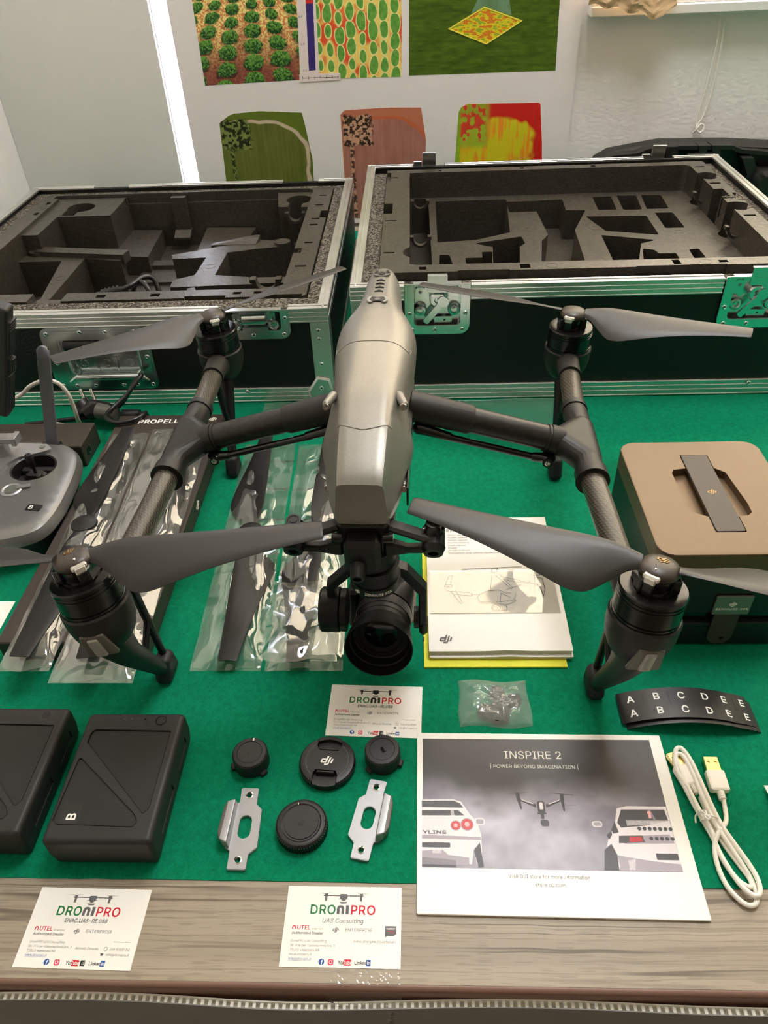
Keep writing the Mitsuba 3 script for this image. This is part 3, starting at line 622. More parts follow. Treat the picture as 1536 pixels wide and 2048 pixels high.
# arms, tees and side tubes -------------------------------------------------------------------
TX, TZ = .2, .1500
FM = {-1: (np.array([-.2177, -.2125, .191]), np.array([-.155, .115, 1.0])), 1: (np.array([.2177, -.2125, .191]), np.array([.085, .120, 1.0]))}
RM = {-1: (np.array([-.2128, .2125, .189]), np.array([-.02, -.02, 1.0])), 1: (np.array([.2128, .2125, .189]), np.array([.02, -.02, 1.0]))}
for s in (-1, 1):
    a0, a1 = np.array([s * .036, 0, .1955]), np.array([s * TX, 0, TZ])
    at = lambda f: a0 + (a1 - a0) * f
    arm = dp(drone, 'arm', cyl(at(.22), at(.84), .0125, n=40), 'm_black', 30, 'woven carbon arm')
    dp(arm, 'sleeve', uni(cyl(at(-.04), at(.315), .0150, .0142, n=40), cyl(at(.315), at(.33), .0142, .0132, n=40)), 'm_soft_black', 30)
    dp(arm, 'collar', uni(cyl(at(.765), at(.78), .0136, n=40), cyl(at(.785), at(.86), .0140, n=40)), 'm_soft_black', 30)
    dp(arm, 'push_rod', uni(cyl(at(.10) + [0, -.012, -.018], at(.72) + [0, -.012, -.0175], .0034, n=12), bone(at(.70) + [0, -.012, -.0175], at(.80) + [0, -.010, -.016], .0045, .0055), cyl(at(.78) + [0, -.018, -.017], at(.78) + [0, -.004, -.017], .0050, n=16), bone(at(.02) + [0, -.010, -.017], at(.2) + [0, -.011, -.0175], .006, .004)), 'm_gloss_black', 30)
    dp(arm, 'pivot_screw', xf(lathe([(0, 0), (.0030, 0), (.0030, .0010), (.0018, .0016), (0, .0010)], 16), frame(at(.78) + [0, -.018, -.017], (0, -1, 0))), 'm_chrome', 30)
    fa, rb = np.array([s * TX, -.048, TZ]), np.array([s * TX, .062, TZ - .002])
    fm, fax = FM[s]; fax = fax / np.linalg.norm(fax); rm_, rax = RM[s]; rax = rax / np.linalg.norm(rax)
    fend, rend = fm - fax * .053, rm_ - rax * .054
    tee = dp(drone, 'tee_joint', uni(bone(fa, rb, .0136, .0128, 24), hull(M.sphere(.0138, 22).translate([s * TX, -.022, TZ]), M.sphere(.0138, 22).translate([s * TX, .030, TZ]), M.sphere(.0125, 22).translate(list(at(.845)))), bone(at(.80), at(.97), .0131, .0134, 24)), 'm_matte_black', 40)
    dp(tee, 'clamp_ring', uni(cyl(fa + [0, -.006, 0], fa + [0, .006, 0], .0150, n=40), cyl(fa + [0, -.008, 0], fa + [0, -.0065, 0], .0156, n=40)), 'm_matte_black', 30)
    dp(tee, 'clamp_ring', cyl(rb + [0, .004, 0], rb + [0, .012, 0], .0134, n=40), 'm_matte_black', 30)
    for nm, p0, p1 in (('front', fa, fend), ('rear', rb, rend)):
        ax = (DLOC[:3, :3] @ (p1 - p0)); mk = f'm_carbon_{nm}_{"left" if s < 0 else "right"}'
        PR(mk, proc(carbon(ax, W(p0))), 0.33, spec=0.5, clearcoat=0.3)
        dp(drone, 'side_tube', cyl(p0, p1, .0112, n=40), mk, 30, 'woven carbon side tube')
    mk = f'm_carbon_arm_{"left" if s < 0 else "right"}'
    def weave(p, n, uv):
        c = cell_rand(dr.floor(p.x * 260 + p.y * 40), dr.floor(p.y * 260 + p.z * 260), 1)
        return mix(s2l(26, 24, 22), s2l(38, 35, 31), c)
    PR(mk, proc(weave), 0.38, spec=0.45); scene[arm]['bsdf']['id'] = mk

# motors, propellers, legs --------------------------------------------------------------------
def blade(ch):
    r_ = [.013, .020, .026, .036, .048, .060, .080, .105, .135, .165, .184, .1895, .1905]
    hi = [.006, .0072, .0080, .0092, .0098, .0100, .0096, .0090, .0080, .0070, .0064, .0058, .0046]
    lo = [.006, .0085, .0130, .0220, .0310, .0330, .0300, .0248, .0190, .0146, .0124, .0118, .0104]
    pit = [20, 24, 26, 27, 25, 22, 17.5, 13.5, 10.5, 8.5, 8, 8, 8]
    th = [.0034, .0030, .0026, .0024, .0022, .0020, .0018, .0016, .0014, .0012, .0011, .0010, .0008]
    t_ = np.linspace(0, len(r_) - 1, 49); g = lambda a: PchipInterpolator(range(len(r_)), a)(t_)
    R_, H_, L_, P_, TH = map(g, (r_, hi, lo, pit, th)); rings = []
    for r, h, l, p, q in zip(R_, H_, L_, P_, TH):
        y = np.linspace(-h, l, 9); tp = np.tan(np.radians(p))
        prof = np.sqrt(np.clip(1 - ((y - (l - h) / 2) / ((l + h) / 2 + 1e-9)) ** 2, 0, 1))
        cam = .05 * (l + h) * prof
        z = -y * tp + cam + .0025 + .0065 * (r / .19)
        up = np.stack([np.full(9, r), ch * y, z + q * .5 * prof + .0002], 1); dn = np.stack([np.full(9, r), ch * y, z - q * .5 * prof - .0002], 1)
        rings.append(np.vstack([up, dn[::-1]]))
    m = loft(rings)
    if m.volume < 0: m.invert()
    return m

def propeller(parent, fm, fax, ang, ch, front):
    """one propeller at fm; ang = local angle of its broad-looking blade"""
    up = frame(fm, fax, (1, 0, 0))
    mot = dp(parent, 'motor', xf(uni(lathe([(0, -.0440), (.0245, -.0440), (.0252, -.0425), (.0252, -.0412), (.0243, -.0409), (.0243, -.0401), (.0254, -.0397), (.0254, -.0380), (.0244, -.0376), (.0244, -.0368), (.0254, -.0363), (.0254, -.0232), (.0246, -.0228), (.0246, -.0220), (.0254, -.0216), (.0254, -.0202), (.0246, -.0198), (.0246, -.0190), (.0254, -.0186), (.0254, -.0166), (.0244, -.0152), (.0175, -.0145), (.0140, -.0152), (0, -.0152)], 56)), up), 'm_motor', 25)
    fz = rz(math.degrees(0))
    pr = dp(parent, 'propeller', xf(uni(lathe([(0, -.0025), (.0140, -.0025), (.0152, -.0004), (.0150, .0018), (.0130, .0044), (.0080, .0062), (0, .0067)], 40)), up), 'm_hub_cap', 35)
    dp(pr, 'adapter', xf(uni(lathe([(0, -.016), (.0150, -.016), (.0150, -.0140), (.0125, -.0132), (.0128, -.004), (.0142, -.002), (0, -.002)], 32), bx(-.0150, -.0085, -.011, .011, -.0145, -.002, .001), bx(.0085, .0150, -.011, .011, -.0145, -.002, .001)), up), 'm_gloss_black', 25, 'glossy black lock under the hub')
    for k in (0, 1):
        dp(pr, 'blade', xf(blade(ch), mv(*fm) @ rz(ang + 180 * k)), 'm_blade', 40, 'matt dark grey blade')
    # spring clip that faces the viewer
    d = np.array([.057, -.6083]) - fm[:2]; th_ = math.degrees(math.atan2(d[1], d[0])) + 90 + (6 if fm[0] < 0 else -14)
    cm = up @ rz(th_)
    dp(pr, 'release_clip', xf(uni(bx(-.0060, .0060, -.0172, -.0125, -.0012, .0028, .0010), bx(-.0042, .0042, -.0180, -.0150, -.0040, .0016, .0008)), cm), 'm_silver_clip', 20, 'small bright release clip')
    dp(pr, 'clip_post', xf(bx(-.0042, .0042, -.0176, -.0110, -.0150, -.0036, .0010), cm), 'm_gloss_black', 20)
    if front:
        dp(pr, 'logo', xf(cat(xf(drone_mark(.0052, 0, 0, 0, 'c', .0005), mv(0, .0010, .0065))), cm), 'm_bronze', False)
        dp(pr, 'arrow_mark', xf(ex(P2((-.0010, -.0095), (.0010, -.0095), (0, -.0115)), .0052, .0062), cm), 'm_print_white', False)
    return mot

def leg(parent, fm, fax, foot, tube_at, front):
    s = 1 if fm[0] > 0 else -1
    fm, fax, foot = np.asarray(fm), np.asarray(fax), np.asarray(foot)
    q = lambda d: fm - fax * d
    up = frame(fm, fax, (1, 0, 0))
    mount = dp(parent, 'motor_mount', xf(lathe([(0, -.0830), (.0110, -.0822), (.0172, -.0785), (.0222, -.0715), (.0255, -.0635), (.0272, -.0540), (.0275, -.0420), (.0262, -.0404), (0, -.0404)], 48), up), 'm_matte_black', 40)
    sy = -1 if front else 1
    t0 = np.asarray(tube_at); t1 = fm - fax * .053
    dirn = (t1 - t0) / np.linalg.norm(t1 - t0)
    dp(mount, 'tube_socket', uni(cyl(t1 - dirn * .062, t1 - dirn * .006, .0122, .0132, n=36), cyl(t1 - dirn * .064, t1 - dirn * .062, .0128, n=36), hull(cyl(t1 - dirn * .03, t1 - dirn * .012, .0130, n=30), M.sphere(.0135, 18).translate(list(q(.070))))), 'm_soft_black', 40)
    # white-edged frame of the lamp and the lamp itself
    d = np.array([.057, -.6083]) - fm[:2]
    face = math.degrees(math.atan2(d[1], d[0])) + 90 if front else 180
    cm = up @ rz(face + (28 if s > 0 else -30))
    if front:
        fr = hull(*[M.sphere(.0022, 10).translate([x, y, z]) for x, y, z in ((-.0080, -.0252, -.0560), (.0080, -.0252, -.0560), (-.0110, -.0205, -.0770), (.0110, -.0205, -.0770))])
        dp(mount, 'lamp_frame', xf(fr, cm), 'm_grey_plastic', 40, 'grey lamp surround')
        ln = hull(*[M.sphere(.0017, 10).translate([x, y, z]) for x, y, z in ((-.0028, -.0272, -.0590), (.0028, -.0272, -.0590), (-.0032, -.0232, -.0765), (.0032, -.0232, -.0765))])
        dp(mount, 'lamp_lens', xf(ln, cm), 'm_lamp_lens', 30, 'clear navigation lamp')
    knee = q(.079)
    tip = foot + [0, 0, .010]
    a, b = (q(.072) + [0, -.0085, 0] if front else knee + [0, 0, .004]), tip
    if front:
        lg = dp(parent, 'landing_leg', uni(hull(M.sphere(.0145, 20).translate(list(a)), M.sphere(.0120, 18).translate(list(a + (b - a) * .34 + [0, -.003, 0])), M.sphere(.0120, 18).translate(list(q(.068) + [0, .004, 0]))),
                hull(M.sphere(.0120, 18).translate(list(a + (b - a) * .34 + [0, -.003, 0])), M.sphere(.0060, 14).translate(list(b + [0, -.002, -.002])))), 'm_matte_black', 40)
        mid = a + (b - a) * .62
        st0 = t1 - dirn * .050 + [0, 0, -.012]
        dp(lg, 'strut', uni(bone(st0, tip + [0, .005, .004], .0040, .0034, 12), bone(mid + [0, 0, .002], (st0 + tip) / 2 + [0, .002, .004], .0032, .0032, 12), bone(st0, q(.076), .004, .006, 12)), 'm_black', 40)
    else:
        st0 = t1 - dirn * .050 + [0, 0, -.012]
        k1 = a + (b - a) * .55
        lg = dp(parent, 'landing_leg', uni(hull(M.sphere(.0110, 18).translate(list(a + [0, 0, .004])), M.sphere(.0075, 16).translate(list(k1))), bone(k1, tip, .0070, .0048, 16)), 'm_black', 40)
        dp(lg, 'strut', uni(bone(st0, k1 + [0, -.004, -.004], .0038, .0042, 12), bone(st0 + (a - st0) * .1, a, .0045, .006, 12)), 'm_black', 40)
    dp(lg, 'foot_pad', hull(*[M.sphere(.0058, 14).translate([foot[0] + sx * .0022, foot[1] + dy, z]) for sx in (-1, 1) for dy, z in ((-.009, .0062), (.009, .0062), (-.003, .0215), (.006, .0215))]), 'm_rubber', 40, 'rubber foot')

for s in (-1, 1):
    fm, fax = FM[s]; fax = fax / np.linalg.norm(fax); rm_, rax = RM[s]; rax = rax / np.linalg.norm(rax)
    propeller(drone, fm, fax, (9.6 if s < 0 else 160.9), (-1 if s < 0 else 1), True)
    leg(drone, fm, fax, (.203 if s > 0 else -.199, -.1755 if s > 0 else -.171, 0), (s * TX, -.048, TZ), True)
    propeller(drone, rm_, rax, (217.5 + 1.9 if s < 0 else -22 + 1.9), (1 if s < 0 else -1), False)
    leg(drone, rm_, rax, (s * .2045, .1535, 0), (s * TX, .062, TZ), False)

# nose bracket with the two vision sensors ------------------------------------------------------
br = dp(drone, 'sensor_bracket', bx(-.021, .021, -.176, -.140, .180, .199, .004), 'm_black', 30)
for s in (-1, 1):
    up_, lo_ = np.array([s * .019, -.166, .191]), np.array([s * .050, -.1725, .1845])
    dp(br, 'upper_bar', hull(*[bx(p[0] - .004, p[0] + .004, p[1] - .0065, p[1] + .0045, p[2] - .002, p[2] + .002, .001) for p in (up_, lo_)]), 'm_soft_black', 30)
    dp(br, 'lower_bar', uni(hull(bx(s * .020 - .004, s * .020 + .004, -.178, -.168, .166, .180, .002), bx(s * .034 - .003, s * .034 + .003, -.178, -.170, .1695, .176, .0015)), hull(bx(s * .034 - .003, s * .034 + .003, -.178, -.170, .1695, .176, .0015), bx(s * .050 - .003, s * .050 + .003, -.178, -.170, .170, .177, .0015))), 'm_black', 30)
    c = np.array([s * .0552, -.1705, .180])
    ax_ = np.array([0, -.92, -.36])
    ey = dp(br, 'vision_sensor', uni(cyl(c + [0, .008, .004], c + ax_ * .008, .0090, n=28), cyl(c + ax_ * .008, c + ax_ * .0135, .0095, .0075, n=28), hull(M.sphere(.0085, 16).translate(list(c + [0, .006, .004])), M.sphere(.0078, 16).translate(list(c + [0, .001, .0065])))) - cyl(c + ax_ * .009, c + ax_ * .02, .0040, n=20), 'm_black', 35)
    dp(ey, 'lens', xf(lathe([(0, 0), (.0041, 0), (.0034, .0010), (0, .0016)], 20), frame(c + ax_ * .0088, ax_)), 'm_glass_dark', 40)
    dp(ey, 'cap_disc', xf(lathe([(0, 0), (.0062, 0), (.0060, .0007), (.0045, .0008), (.0042, .0003), (.0030, .0003), (.0028, .0010), (0, .0010)], 24), frame(c + [0, .003, .0145], (0, -.25, 1))), 'm_soft_black', 30)
    for q in (-1, 1): dp(ey, 'screw', xf(lathe([(0, 0), (.0014, 0), (.0012, .0008), (0, .0005)], 12), frame(c + [q * .0072, -.001, .0118], (0, -.5, 1))), 'm_gloss_black', 30)
dp(br, 'front_camera', uni(bx(-.0145, .0145, -.190, -.160, .158, .190, .004), cyl((-.0035, -.188, .166), (-.0035, -.200, .1625), .0072, .0050, n=24)) - cyl((-.0035, -.195, .164), (-.0035, -.205, .161), .0034, n=18), 'm_black', 35)
dp(br, 'front_lens', M.sphere(.0034, 16).translate([-.0035, -.1955, .1638]), 'm_glass_dark', 40)
for x in (-.020, .020): dp(br, 'hinge_knob', uni(cyl((x - .004, -.178, .1865), (x + .004, -.178, .1865), .0042, n=18)), 'm_gloss_black', 30)

# gimbal camera ---------------------------------------------------------------------------------
gx = .0068
gim = dp(drone, 'gimbal', uni(cyl((gx * .6, -.164, .166), (gx, -.1655, .132), .0195, .0202, n=44), cyl((gx, -.1655, .136), (gx, -.1655, .1275), .0212, n=44), cyl((gx, -.1655, .152), (gx, -.1655, .1495), .0208, n=44)), 'm_black', 30, 'black three-axis camera mount')
mk = text('ZENMUSE X5S', .0024, 0, -.0012, .0, 'c', depth=.0004); lg_ = drone_mark(.0030, -.0145, -.0014, 0, 'c', .0004)
lab = cat(xf(mk, mv(.004, 0, 0)), lg_); v = lab.vertices.copy(); rr_ = .0213
ang_ = v[:, 0] / rr_; lab.vertices = np.stack([gx + (rr_ + v[:, 2]) * np.sin(ang_), -.1655 - (rr_ + v[:, 2]) * np.cos(ang_), .1318 + v[:, 1]], 1)
dp(gim, 'label_print', lab, 'm_print_white', False)
def path_bar(pts, w, d):
    return uni(*[hull(bx(p[0] - w, p[0] + w, p[1] - d, p[1] + d, p[2] - w, p[2] + w, .0012), bx(q[0] - w, q[0] + w, q[1] - d, q[1] + d, q[2] - w, q[2] + w, .0012)) for p, q in zip(pts[:-1], pts[1:])])
dp(gim, 'roll_arm', path_bar([(.020, -.150, .130), (.030, -.150, .126), (.046, -.150, .103), (.0462, -.150, .062)], .0036, .0062), 'm_black', 30)
dp(gim, 'roll_arm', path_bar([(-.008, -.150, .130), (-.017, -.150, .126), (-.0345, -.150, .107), (-.0350, -.150, .092)], .0034, .0060), 'm_black', 30)
dp(gim, 'tilt_motor', uni(cyl((-.0285, -.152, .076), (-.0440, -.152, .076), .0205, n=40), cyl((-.0440, -.152, .076), (-.0460, -.152, .076), .0205, .0185, n=40), cyl((-.022, -.152, .076), (-.0270, -.152, .076), .0195, n=36)), 'm_black', 30)
dp(gim, 'tilt_bearing', uni(cyl((.038, -.150, .066), (.0425, -.150, .066), .0100, n=28), bx(.0425, .0505, -.158, -.142, .048, .064, .003)), 'm_matte_black', 30)
tilt = 12.0
ca, sa = math.cos(math.radians(tilt)), math.sin(math.radians(tilt))
axl = np.array([-.03, -ca, sa]); axl /= np.linalg.norm(axl)
hc = np.array([gx + .0012, -.1865, .0640])
upc = frame(hc, axl, (1, 0, 0))      # z = towards the viewer along the lens
cam_ = dp(gim, 'camera', xf(uni(hull(rbox(-.030, .028, -.026, .026, -.094, -.066, .008), M.cylinder(.02, .0262, .0262, 40).translate([0, 0, -.072])), bx(-.0345, -.024, -.020, .022, -.094, -.054, .003)), upc), 'm_black', 35, 'black camera body')
lens = [(0, -.070), (.0262, -.070), (.0270, -.062), (.0270, -.0585), (.0240, -.0575), (.0240, -.0500), (.0262, -.0495), (.0262, -.0370), (.0255, -.0365), (.0255, -.0340), (.0262, -.0335), (.0258, -.0300), (.0252, -.0295), (.0252, -.0270), (.0256, -.0265), (.0256, -.0225), (.0236, -.0220), (0, -.0220)]
ln_ = dp(cam_, 'lens_barrel', xf(lathe(lens, 64), upc), 'm_matte_black', 25)
t_ = cat(*[xf(text('DJI MFT 1.7/15', .0017, 0, 0, 0, 'c', depth=.0003), np.eye(4))])
v = t_.vertices.copy(); a_ = v[:, 0] / .0241 + math.radians(-22); t_.vertices = np.stack([(.0241 + v[:, 2]) * np.sin(a_), (.0241 + v[:, 2]) * np.cos(a_), -.0540 - v[:, 1] * -1 - .0008], 1)
dp(cam_, 'lens_print', xf(t_, upc), 'm_print_white', False)
t_ = text('15', .0022, 0, 0, 0, 'c', depth=.0003); v = t_.vertices.copy(); a_ = v[:, 0] / .0241 + math.radians(8)
t_.vertices = np.stack([(.0241 + v[:, 2]) * np.sin(a_), (.0241 + v[:, 2]) * np.cos(a_), -.0555 + v[:, 1]], 1); dp(cam_, 'lens_print', xf(t_, upc), 'm_print_orange', False)
hood = lathe([(.0232, -.0225), (.0262, -.0225), (.0274, -.0190), (.0300, -.0030), (.0302, .0), (.0297, .0006), (.0292, .0), (.0286, -.004), (.0272, -.008), (.0272, -.0095), (.0262, -.0105), (.0246, -.0160), (.0246, -.0175), (.0232, -.0185)], 72)
dp(cam_, 'lens_hood', xf(hood, upc), 'm_hood', 28, 'flared black lens hood')
dp(cam_, 'front_element', xf(uni(lathe([(.0150, -.0215), (.0236, -.0215), (.0236, -.0190), (.0200, -.0195), (.0196, -.0205), (.0150, -.0212)], 48)), upc), 'm_hood', 30)
dp(cam_, 'lens_glass', xf(lathe([(0, -.0220), (.0152, -.0220), (.0150, -.0217), (.0100, -.0210), (0, -.0207)], 48), upc), 'm_glass_dark', 40)
# ---------------------------------------------------------------- prints, paper and plastics
PR('m_card', s2l(240, 238, 233), 0.32, spec=0.45)
PR('m_paper', s2l(236, 234, 228), 0.55, spec=0.35)
PR('m_page_edge', s2l(196, 192, 172), 0.8)
PR('m_yellow', s2l(226, 222, 40), 0.5)
INK = {'black': s2l(34, 32, 34), 'grey': s2l(96, 94, 98), 'light': s2l(150, 148, 150), 'green': s2l(22, 112, 56), 'red': s2l(196, 18, 44), 'blue': s2l(22, 74, 150), 'pink': s2l(214, 60, 96), 'white': s2l(238, 236, 232), 'link': s2l(70, 90, 160)}
for k_, c_ in INK.items(): PR('m_ink_' + k_, c_, 0.5, spec=0.35)

def card_prints(t, mat, alt, dark):
    """the printing of a business card, in millimetres from its top left corner"""
    def go(name, ink, *ms):
        m = cat(*ms).copy(); m.apply_transform(sc(.001, .001, 1)); part(t, name, xf(m, mat @ mv(-.0425, .0275, .0004)), 'm_ink_' + ink, False)
    tx = lambda s, h, x, y, a='l', **k: text(s, h, x, -y, 0, a, depth=.00008, **k)
    sh = lambda g: tm(ex(affinity.scale(g, 1, -1, origin=(0, 0)), 0, .00008))
    d = 'black' if dark else 'grey'
    go('drone_emblem', d, sh(union_all([sbox(27, 6.3, 57, 7.0), P2((39.5, 5.4), (44.5, 5.4), (45, 8), (43, 10.2), (41, 10.2), (39, 8)), P2((39, 11), (45, 11), (44, 12.2), (40, 12.2)), P2((38, 8.6), (46, 8.6), (46, 9), (38, 9))] +
        [P2((a, 5.2), (a + 2.3 * s, 5.2), (a + 2.2 * s, 7.6), (a + 1.4 * s, 10.6), (a + .7 * s, 10.6), (a + .5 * s, 7.6)) for a, s in ((27.6, 1), (30.2, -.6), (56.4, -1), (53.8, .6))])))
    go('propeller_emblem', 'light', sh(union_all([P2((22, 5.0), (29, 4.9), (34, 4.3), (29, 5.4)), P2((50, 4.3), (55, 4.9), (62, 5.0), (55, 5.4))])))
    go('name_print', 'green', tx('D', 6.2, 17.5, 19.6, bold=True, sx=1.02), tx('R', 6.2, 24.2, 19.6, bold=True, sx=1.0), tx('O', 6.2, 30.2, 19.6, bold=True, sx=1.0))
    go('name_print', d, sh(union_all([rrect(37.6, 43.0, 13.4, 23, 2.4).difference(rrect(39.6, 41.0, 15.2, 24, .7)).intersection(sbox(37, 13, 44, 19.6)), sbox(44.2, 13.4, 46.4, 19.6)])))
    go('name_print', 'red', tx('P', 6.2, 47.4, 19.6, bold=True, sx=1.0), tx('R', 6.2, 53.2, 19.6, bold=True, sx=1.0), tx('O', 6.2, 59.3, 19.6, bold=True, sx=1.02))
    go('subtitle_print', d, tx('UAS Consulting', 3.0, 42, 25.6, 'c', shear=.22) if alt else tx('ENAC.UAS-RE.088', 2.7, 42, 24.4, 'c', bold=True, shear=.12, sx=.95))
    go('maker_print', 'red', tx('UTEL', 2.7, 9.6, 30.4, bold=True, sx=1.05), sh(rrect(6.2, 8.9, 27.7, 33, 1.2).difference(rrect(6.9, 8.2, 28.4, 33, .6)).intersection(sbox(6, 27, 9.2, 30.4))))
    go('maker_print', d, tx('ROBOTICS', .9, 20.4, 30.4, sx=1.3), tx('Authorized Dealer', 1.75, 6.2, 33.6, bold=True, sx=1.12))
    go('maker_print', 'grey', drone_mark(2.7, 35.5, -31.2, 0, 'l', .00008), tx('ENTERPRISE', 2.1, 44.5, 31.2, sx=1.12))
    ad = ['DroniPRO UAS Consulting', 'Str. P.le per Casamassima km. 3', '70010 Valenzano BA'] + (['www.dronipro.it'] if alt else [])
    go('address_print', 'grey', *[tx(s, 1.55, 6, 38.8 + 2.9 * i, sx=1.0) for i, s in enumerate(ad)])
    y = 38.8 + 2.9 * len(ad)
    lk = 'info@dronipro.it' if alt else 'www.dronipro.it'
    m_ = tx(lk, 1.55, 6, y); go('address_print', 'link', m_, sh(sbox(6, y + .35, 6 + m_.extents[0], y + .5)))
    if alt:
        go('badge', 'grey', sh(P2((73.5, 27.2), (81.5, 27.2), (81.5, 32.6), (79.8, 33.8), (75.0, 33.8), (73.5, 35.0))))
        go('badge_print', 'white', xf(tx('YUNEEC', 1.2, 77.5, 29.6, 'c', bold=True), mv(0, 0, .00006))); go('badge_print', 'pink', *[xf(sh(sbox(75, q, 80, q + .35)), mv(0, 0, .00006)) for q in (30.6, 31.6)])
        go('address_print', 'grey', tx('www.dronipro.it/contattaci', 1.75, 81, 38.6, 'r'))
    else:
        go('address_print', 'grey', tx('Antonio Zenzola', 1.6, 41, 42.3), tx('348 8005982', 1.6, 66, 42.3), sh(circ(63.2, 41.5, 1.3).difference(circ(63.2, 41.5, 1.0))), sh(rrect(60.5, 62.6, 44.4, 46, .3)), tx('info@dronipro.it', 1.6, 64.5, 45.9), sh(sbox(67.5, 36.6, 79.5, 36.9)))
    yb, xs_ = (51.6, (29.5, 36, 41, 47)) if alt else (51.2, (23.5, 31, 37.5, 43.5))
    go('icon', 'blue', sh(circ(xs_[0], yb - .2, 2.0))); go('icon_print', 'white', xf(tx('f', 2.8, xs_[0] - .5, yb + 1.5, bold=True), mv(0, 0, .00006)))
    go('icon', 'pink', sh(rrect(xs_[1] - 1.9, xs_[1] + 1.9, yb - 2, yb + 1.8, .9))); go('icon_print', 'white', xf(sh(circ(xs_[1], yb - .1, 1.2).difference(circ(xs_[1], yb - .1, .8))), mv(0, 0, .00006)))
    go('icon_print', 'black', tx('You', 2.5, xs_[2], yb + 1.2, bold=True, sx=.8)); go('icon', 'red', sh(rrect(xs_[2] + 4, xs_[2] + 9.6, yb - 2, yb + 1.9, .9))); go('icon_print', 'white', xf(tx('Tube', 2.3, xs_[2] + 6.8, yb + 1.1, 'c', bold=True, sx=.8), mv(0, 0, .00006)))
    x5 = xs_[3] + 6.2
    if not alt:
        go('icon', 'black', sh(rrect(x5 - 1.8, x5 + 1.6, yb - 2, yb + 1.7, .5))); go('icon_print', 'white', xf(tx('d', 2.2, x5 - .8, yb + .9, shear=.2), mv(0, 0, .00006))); x5 += 4.4
    else: x5 += -.6
    go('icon_print', 'black', tx('Linked', 2.1, x5, yb + 1.0, bold=True)); w_ = 8.3; go('icon', 'blue', sh(rrect(x5 + w_, x5 + w_ + 3.2, yb - 2, yb + 1.8, .3))); go('icon_print', 'white', xf(tx('in', 2.1, x5 + w_ + 1.6, yb + 1.0, 'c', bold=True), mv(0, 0, .00006)))

for label, x, y, a, z, alt, dark in (('white business card with green, grey and red name print, front left on the wood', -.2459, .2174, -.85, -.0007, False, False), ('white business card reading UAS Consulting, on the wood beside the taped edge', -.0569, .2208, -.3, -.0007, True, False),
                                 ('white business card with a dark print under the lens cap and the camera', -.0398, .4044, -1.9, .0001, False, True)):
    k = solo('business_card', label, 'business card', xf(bx(-.0425, .0425, -.0275, .0275, 0, .0004), mv(x, y, z) @ rz(a)), 'm_card', False, group='white business cards on the table')
    card_prints(k, mv(x, y, z) @ rz(a), alt, dark)
k = solo('business_card', 'white business card mostly cut off by the left edge, beside the long brown box', 'business card', xf(bx(-.0425, .0425, -.0275, .0275, 0, .0004), mv(-.4750, .5155, .0001)), 'm_card', False, group='white business cards on the table')
card_prints(k, mv(-.4750, .5155, .0001), False, True)

# ---------------------------------------------------------------- booklet with the picture of two cars
BX, BY = .1025, .3035
B0 = mv(BX, BY, 0) @ rz(-.55)
def bub(x, y): return x - .105, .0755 - y      # millimetre-free: metres from the top left corner
def booklet_z(u): return .0009
k = solo('picture_booklet', 'large white booklet showing a drone between two cars in smoke', 'booklet', xf(exc(rrect(-.105, .105, -.0758, .0758, .0012), .0002, .0018, .0004), B0), 'm_card', 30)
def smoke(p, n, uv):
    x, y = p.x - BX, p.y - BY
    f1 = fbm(x * 22 + 3, y * 26, 1.3, 4); f2 = fbm(x * 60, y * 60 + 9, 2.7, 3)
    edge = y + .055 * (f1 - .5) + .008 * (f2 - .5)
    m_ = smoothstep(.034, .008, edge + .22 * dr.abs(x) * .15)
    low = smoothstep(-.04, .02, y)
    lit = mix(s2l(104, 98, 112), s2l(196, 192, 208), smoothstep(.25, .75, f1 * .7 + f2 * .3))
    dark = mix(s2l(52, 50, 52), s2l(74, 70, 70), f1)
    c = mix(dark, lit, m_ * smoothstep(-.125, -.02, x * -1 - .012 + .02 * f1) * .9 + .1 * m_)
    return mix(c, mix(s2l(122, 116, 128), s2l(176, 172, 186), f2), (1 - low) * .55)
PR('m_picture', proc(smoke), 0.35, spec=0.45)
def bk(name, g, mat, z=.00185, h=.00008, parent=k):     # g in mm from the picture's top left
    g = affinity.affine_transform(g, [.001, 0, 0, -.001, -.105, .0758])
    return part(parent, name, xf(ex(g, z, z + h), B0), mat, False)
PIC = P2((5, 6), (200, 5), (199, 118), (4, 118))
bk('picture', PIC, 'm_picture', .0018, .0001)
PR('m_car_white', s2l(222, 216, 222), 0.4); PR('m_car_shade', s2l(160, 152, 164), 0.4); PR('m_car_dark', s2l(58, 55, 60), 0.4); PR('m_lamp_red', s2l(186, 26, 30), 0.35); PR('m_lamp_pale', s2l(236, 170, 172), 0.4)
c1 = P2((4, 63), (30, 62.5), (36, 64.5), (42, 74), (48, 82), (50.5, 92), (50, 116), (46, 115), (44, 104), (42, 115), (4, 113))
bk('pictured_car', c1, 'm_car_white', .00190)
